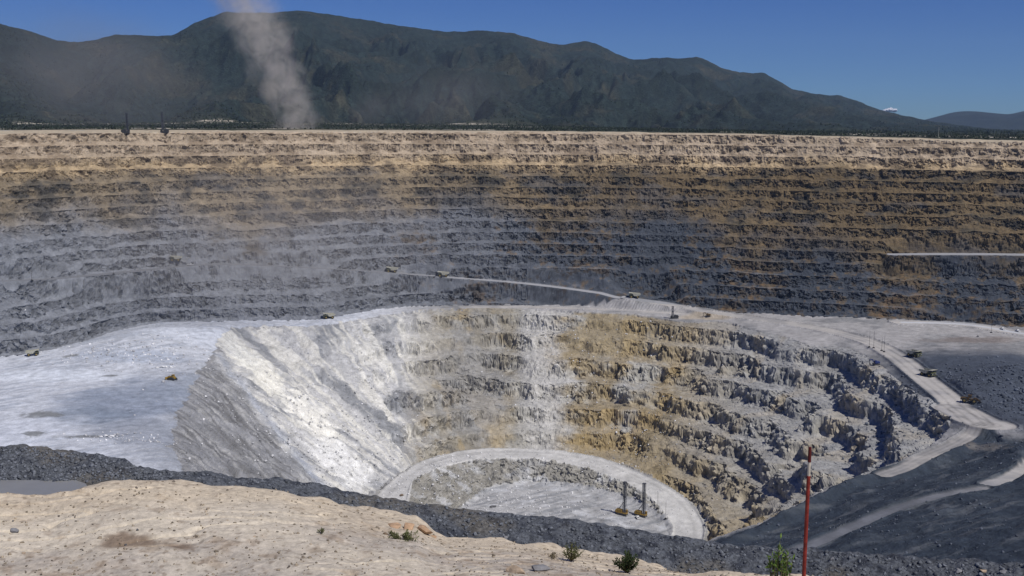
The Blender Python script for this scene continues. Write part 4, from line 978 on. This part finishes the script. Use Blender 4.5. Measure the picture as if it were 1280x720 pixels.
# ------------------------------------------------------------------ plants in the foreground
m_dg = simple_mat('dark_needles', lin(52, 66, 36), .8, 0, .4, 20); m_gg = simple_mat('fresh_leaves', lin(96, 120, 52), .7, 0, .35, 20); m_dry = simple_mat('dry_twigs', lin(110, 98, 70), .9, 0, .35, 20); m_og = simple_mat('olive_leaves', lin(92, 96, 60), .8, 0, .35, 20)
def shrub(loc, H, W, n, leaf, mleaf, lab, seed, spread=1.0, up=.6, per=26, droop=0):
    r = np.random.default_rng(seed); e = empty('shrub', loc); tag(e, lab, 'shrub', 'shrubs on the sand edge')
    b = MB(); lv = []
    for i in range(n):
        a = r.uniform(0, 6.28); lean = r.uniform(.05, 1.0) * spread
        tip = Vector((math.cos(a) * W * .5 * lean, math.sin(a) * W * .5 * lean, H * r.uniform(.6, 1.0) * (1 - .35 * lean)))
        mid = tip * .5 + Vector((math.cos(a) * W * .08, math.sin(a) * W * .08, H * .05 * up))
        b.rod((0, 0, -.01), mid, .006 * H / .5, .004 * H / .5, n=4); b.rod(mid, tip, .004 * H / .5, .0015, n=4)
        for k in range(per):
            t_ = r.uniform(.2, 1.02); q = (mid * (t_ * 2) if t_ < .5 else mid.lerp(tip, (t_ - .5) * 2)); lv.append((q, a, (tip - mid).normalized()))
    b.build('stem', m_dry, e)
    V_, F_ = [], []
    for (q, a, dr) in lv:
        d = (dr * r.uniform(.3, 1.0) + Vector(r.normal(0, .55, 3))).normalized(); L_ = leaf * r.uniform(.6, 1.3); s_ = d.cross(Vector(r.normal(0, 1, 3))).normalized() * L_ * .16
        k = len(V_); V_ += [q, q + d * L_ * .5 + s_, q + d * L_, q + d * L_ * .5 - s_]; F_.append((k, k + 1, k + 2, k + 3))
    me = bpy.data.meshes.new('leaves'); me.from_pydata([tuple(v) for v in V_], [], F_); me.materials.append(mleaf)
    o = bpy.data.objects.new('leaves', me); COL.objects.link(o); o.parent = e
def near_pt(px, py):
    p = ground_at(px, py); return p
SP = [near_pt(784, 716), near_pt(714, 701), near_pt(692, 699), near_pt(402, 667), near_pt(501, 674), near_pt(978, 712)]
shrub(SP[0], .40, .42, 34, .05, m_dg, 'dense dark green conical shrub on the sand edge', 1, 1.0, .6, 44)
shrub(SP[1], .36, .40, 34, .04, m_og, 'sparse olive shrub with dry twigs beside the tan rock', 2, 1.0, .6, 20)
shrub(SP[2], .14, .14, 14, .03, m_dry, 'tiny dry tuft left of the sparse olive shrub', 3, 1.0, .6, 12)
shrub(SP[3], .09, .12, 16, .03, m_og, 'tiny green tuft alone in the middle of the sand', 4, 1.0, .6, 10)
shrub(SP[4] + Vector((.04, 0, 0)), .12, .42, 18, .055, m_og, 'low sprawling dark plant beside a brown stone', 5, 1.6, .2, 24)
q = at_R(974, 735, 14.2); q[2] = float(near_z(q[0], q[1])) ; shrub(Vector(q), 1.0, .46, 17, .075, m_gg, 'fresh green leafy bush beside the red stake', 6, .9, 1.0, 26)

# ------------------------------------------------------------------ small mast and shed on the plain at right
d = at_R(1173, 172, 2100); e = empty('radio_mast', (d[0], d[1], samp(H0, np.array([d[0] * .88]), np.array([d[1] * .88]))[0] - 2)); tag(e, 'thin distant mast on the plain below the right end of the mountains', 'mast')
b = MB(); b.rod((0, 0, 0), (0, 0, 20), .5, .3, n=6); b.build('pole', MT['pale'], e)
b = MB(); b.box((0, 0, 1), (5, 4, 3), bev=.1); b.build('cabin', MT['pale'], e)

# ------------------------------------------------------------------ dust and haze
def vol_mat(name, build, color, aniso=.2):
    m = bpy.data.materials.new(name); m.use_nodes = True; N = m.node_tree.nodes; L = m.node_tree.links; N.remove(N['Principled BSDF'])
    v = N.new('ShaderNodeVolumePrincipled'); v.inputs['Color'].default_value = (*[float(c) for c in color], 1); v.inputs['Anisotropy'].default_value = aniso
    L.new(v.outputs[0], N['Material Output'].inputs['Volume'])
    d_ = build(N, L)
    if isinstance(d_, float): v.inputs['Density'].default_value = d_
    else: L.new(d_, v.inputs['Density'])
    return m
def mth(N, L, op, a, b=None, c=None, clamp=False):
    n_ = N.new('ShaderNodeMath'); n_.operation = op; n_.use_clamp = clamp
    for i, x_ in enumerate((a, b, c)):
        if x_ is None: continue
        if isinstance(x_, (int, float)): n_.inputs[i].default_value = x_
        else: L.new(x_, n_.inputs[i])
    return n_.outputs[0]
def soft_ellipsoid(dens, nscale, lo=.38, hi=.75, det=4, dist=0):
    """density that fades towards the surface of a unit sphere in object space, broken by noise"""
    def f_(N, L):
        tc = N.new('ShaderNodeTexCoord'); ln = N.new('ShaderNodeVectorMath'); ln.operation = 'LENGTH'; L.new(tc.outputs['Object'], ln.inputs[0])
        fall = N.new('ShaderNodeMapRange'); fall.interpolation_type = 'SMOOTHSTEP'; fall.inputs[1].default_value = 1.0; fall.inputs[2].default_value = .1; fall.inputs[3].default_value = 0; fall.inputs[4].default_value = 1; L.new(ln.outputs['Value'], fall.inputs[0])
        no = N.new('ShaderNodeTexNoise'); no.inputs['Scale'].default_value = nscale; no.inputs['Detail'].default_value = det; no.inputs['Distortion'].default_value = dist; L.new(tc.outputs['Object'], no.inputs['Vector'])
        mr = N.new('ShaderNodeMapRange'); mr.inputs[1].default_value = lo; mr.inputs[2].default_value = hi; mr.inputs[3].default_value = 0; mr.inputs[4].default_value = 1; L.new(no.outputs[0], mr.inputs[0])
        return mth(N, L, 'MULTIPLY', mth(N, L, 'MULTIPLY', fall.outputs[0], mr.outputs[0]), dens)
    return f_
def ellipsoid(name, c, r, mat, tilt=None):
    bm = bmesh.new(); bmesh.ops.create_icosphere(bm, subdivisions=3, radius=1); me = bpy.data.meshes.new(name); bm.to_mesh(me); bm.free(); me.materials.append(mat)
    o = bpy.data.objects.new(name, me); COL.objects.link(o); o.location = c; o.scale = r
    if tilt: o.rotation_euler = tilt
    o['kind'] = 'stuff'; return o
# dust devil: a wandering column in its own container
PR = 2100.0
PATH = [(372,168,34),(372,150,30),(362,120,28),(350,90,30),(334,60,34),(316,30,38),(302,0,42),(290,-30,48),(280,-70,54)]
pc = [at_R(a, b, PR) for a, b, _ in PATH]; pr = [r_ * .85 * PR / FPX for *_, r_ in PATH]
def devil(N, L):
    tc = N.new('ShaderNodeTexCoord'); sep = N.new('ShaderNodeSeparateXYZ'); L.new(tc.outputs['Object'], sep.inputs[0])
    z0, z1 = pc[0][2], pc[-1][2]
    t_ = N.new('ShaderNodeMapRange'); t_.inputs[1].default_value = z0; t_.inputs[2].default_value = z1; L.new(sep.outputs[2], t_.inputs[0])
    def curve(vals, lo, hi):
        fc = N.new('ShaderNodeFloatCurve'); c = fc.mapping.curves[0]
        pts = [((p[2] - z0) / (z1 - z0), (v - lo) / (hi - lo)) for p, v in zip(pc, vals)]
        c.points[0].location = pts[0]; c.points[1].location = pts[-1]
        for q in pts[1:-1]: c.points.new(*q)
        fc.mapping.update(); L.new(t_.outputs[0], fc.inputs['Value'])
        mr = N.new('ShaderNodeMapRange'); mr.inputs[3].default_value = lo; mr.inputs[4].default_value = hi; L.new(fc.outputs[0], mr.inputs[0]); return mr.outputs[0]
    xs = [p[0] for p in pc]; cx = curve(xs, min(xs) - 1, max(xs) + 1); rr = curve(pr, 0, max(pr) + 1)
    no = N.new('ShaderNodeTexNoise'); no.inputs['Scale'].default_value = .014; no.inputs['Detail'].default_value = 4; L.new(tc.outputs['Object'], no.inputs['Vector'])
    wob = mth(N, L, 'MULTIPLY', mth(N, L, 'SUBTRACT', no.outputs[0], .5), 120)
    dx = mth(N, L, 'ADD', mth(N, L, 'SUBTRACT', sep.outputs[0], cx), wob); dy = mth(N, L, 'SUBTRACT', sep.outputs[1], float(pc[4][1]))
    d2 = mth(N, L, 'SQRT', mth(N, L, 'ADD', mth(N, L, 'MULTIPLY', dx, dx), mth(N, L, 'MULTIPLY', dy, dy)))
    q = mth(N, L, 'DIVIDE', d2, rr)
    fall = N.new('ShaderNodeMapRange'); fall.interpolation_type = 'SMOOTHSTEP'; fall.inputs[1].default_value = 1.25; fall.inputs[2].default_value = .1; fall.inputs[3].default_value = 0; fall.inputs[4].default_value = 1; L.new(q, fall.inputs[0])
    n2_ = N.new('ShaderNodeTexNoise'); n2_.inputs['Scale'].default_value = .035; n2_.inputs['Detail'].default_value = 5; L.new(tc.outputs['Object'], n2_.inputs['Vector'])
    mr = N.new('ShaderNodeMapRange'); mr.inputs[1].default_value = .36; mr.inputs[2].default_value = .68; mr.inputs[3].default_value = .0; mr.inputs[4].default_value = 2.4; n2_.inputs['Roughness'].default_value = .65; n2_.inputs['Distortion'].default_value = .6; L.new(n2_.outputs[0], mr.inputs[0])
    return mth(N, L, 'MULTIPLY', mth(N, L, 'MULTIPLY', fall.outputs[0], mr.outputs[0]), .015)
m_dev = vol_mat('dust_devil', devil, (.96, .89, .80), .1)
bm = bmesh.new(); rings = []
for c, r_ in zip(pc, pr):
    rings.append([bm.verts.new((c[0] + math.cos(a) * r_ * 2.1, pc[4][1] + math.sin(a) * r_ * 1.4, c[2])) for a in [k * math.pi / 6 for k in range(12)]])
for A, B in zip(rings[:-1], rings[1:]):
    for k in range(12): bm.faces.new((A[k], A[(k + 1) % 12], B[(k + 1) % 12], B[k]))
bm.faces.new(rings[0][::-1]); bm.faces.new(rings[-1]); bmesh.ops.recalc_face_normals(bm, faces=bm.faces)
me = bpy.data.meshes.new('dust_column'); bm.to_mesh(me); bm.free(); me.materials.append(m_dev)
o = bpy.data.objects.new('dust_column', me); COL.objects.link(o); o['kind'] = 'stuff'
def at_px(px, py, R): return tuple(float(v) for v in at_R(px, py, R))
DC = lin(214, 206, 196)
ellipsoid('dust_cloud', at_px(110, 90, 2600), (330, 300, 190), vol_mat('thin_dust', soft_ellipsoid(.0034, 1.6, .3, .8, 3), DC), (0, .25, 0))
ellipsoid('dust_cloud', at_px(462, 138, 2500), (70, 60, 60), vol_mat('dust_wisp', soft_ellipsoid(.008, 1.6, .35, .8, 4), DC))
ellipsoid('dust_cloud', at_px(560, 120, 2700), (260, 250, 110), vol_mat('thin_dust_far', soft_ellipsoid(.0018, 1.4, .3, .8, 3), DC))
ellipsoid('dust_cloud', at_px(330, 290, 1260), (330, 200, 120), vol_mat('pit_dust', soft_ellipsoid(.0032, 1.2, .2, .8, 2), DC))
# small cloud behind the ridge
bm = bmesh.new(); cc = at_px(1114, 138.5, 33000)
for i in range(16):
    a = random.uniform(-1, 1); g_ = bmesh.ops.create_icosphere(bm, subdivisions=3, radius=1); s_ = random.uniform(45, 100) * (1 - .5 * abs(a))
    for v in g_['verts']: v.co = Vector((v.co.x * s_ + a * 220, v.co.y * s_ + random.uniform(-3, 3), v.co.z * s_ * .55 + (1 - abs(a)) * random.uniform(-10, 70)))
me = bpy.data.meshes.new('cloud'); bm.to_mesh(me); bm.free(); me.materials.append(simple_mat('cloud_white', (.7, .72, .76), 1, 0, .03, .01)); me.polygons.foreach_set('use_smooth', [True] * len(me.polygons))
o = bpy.data.objects.new('cloud', me); COL.objects.link(o); o.location = cc; o['kind'] = 'stuff'
# the air
b = MB(); b.box((0, 9400, 540), (26000, 19400, 1860)); hz = b.build('haze', vol_mat('haze', lambda N, L: 2.0e-5, (.5, .7, 1.0), 0.0)); hz['kind'] = 'stuff'
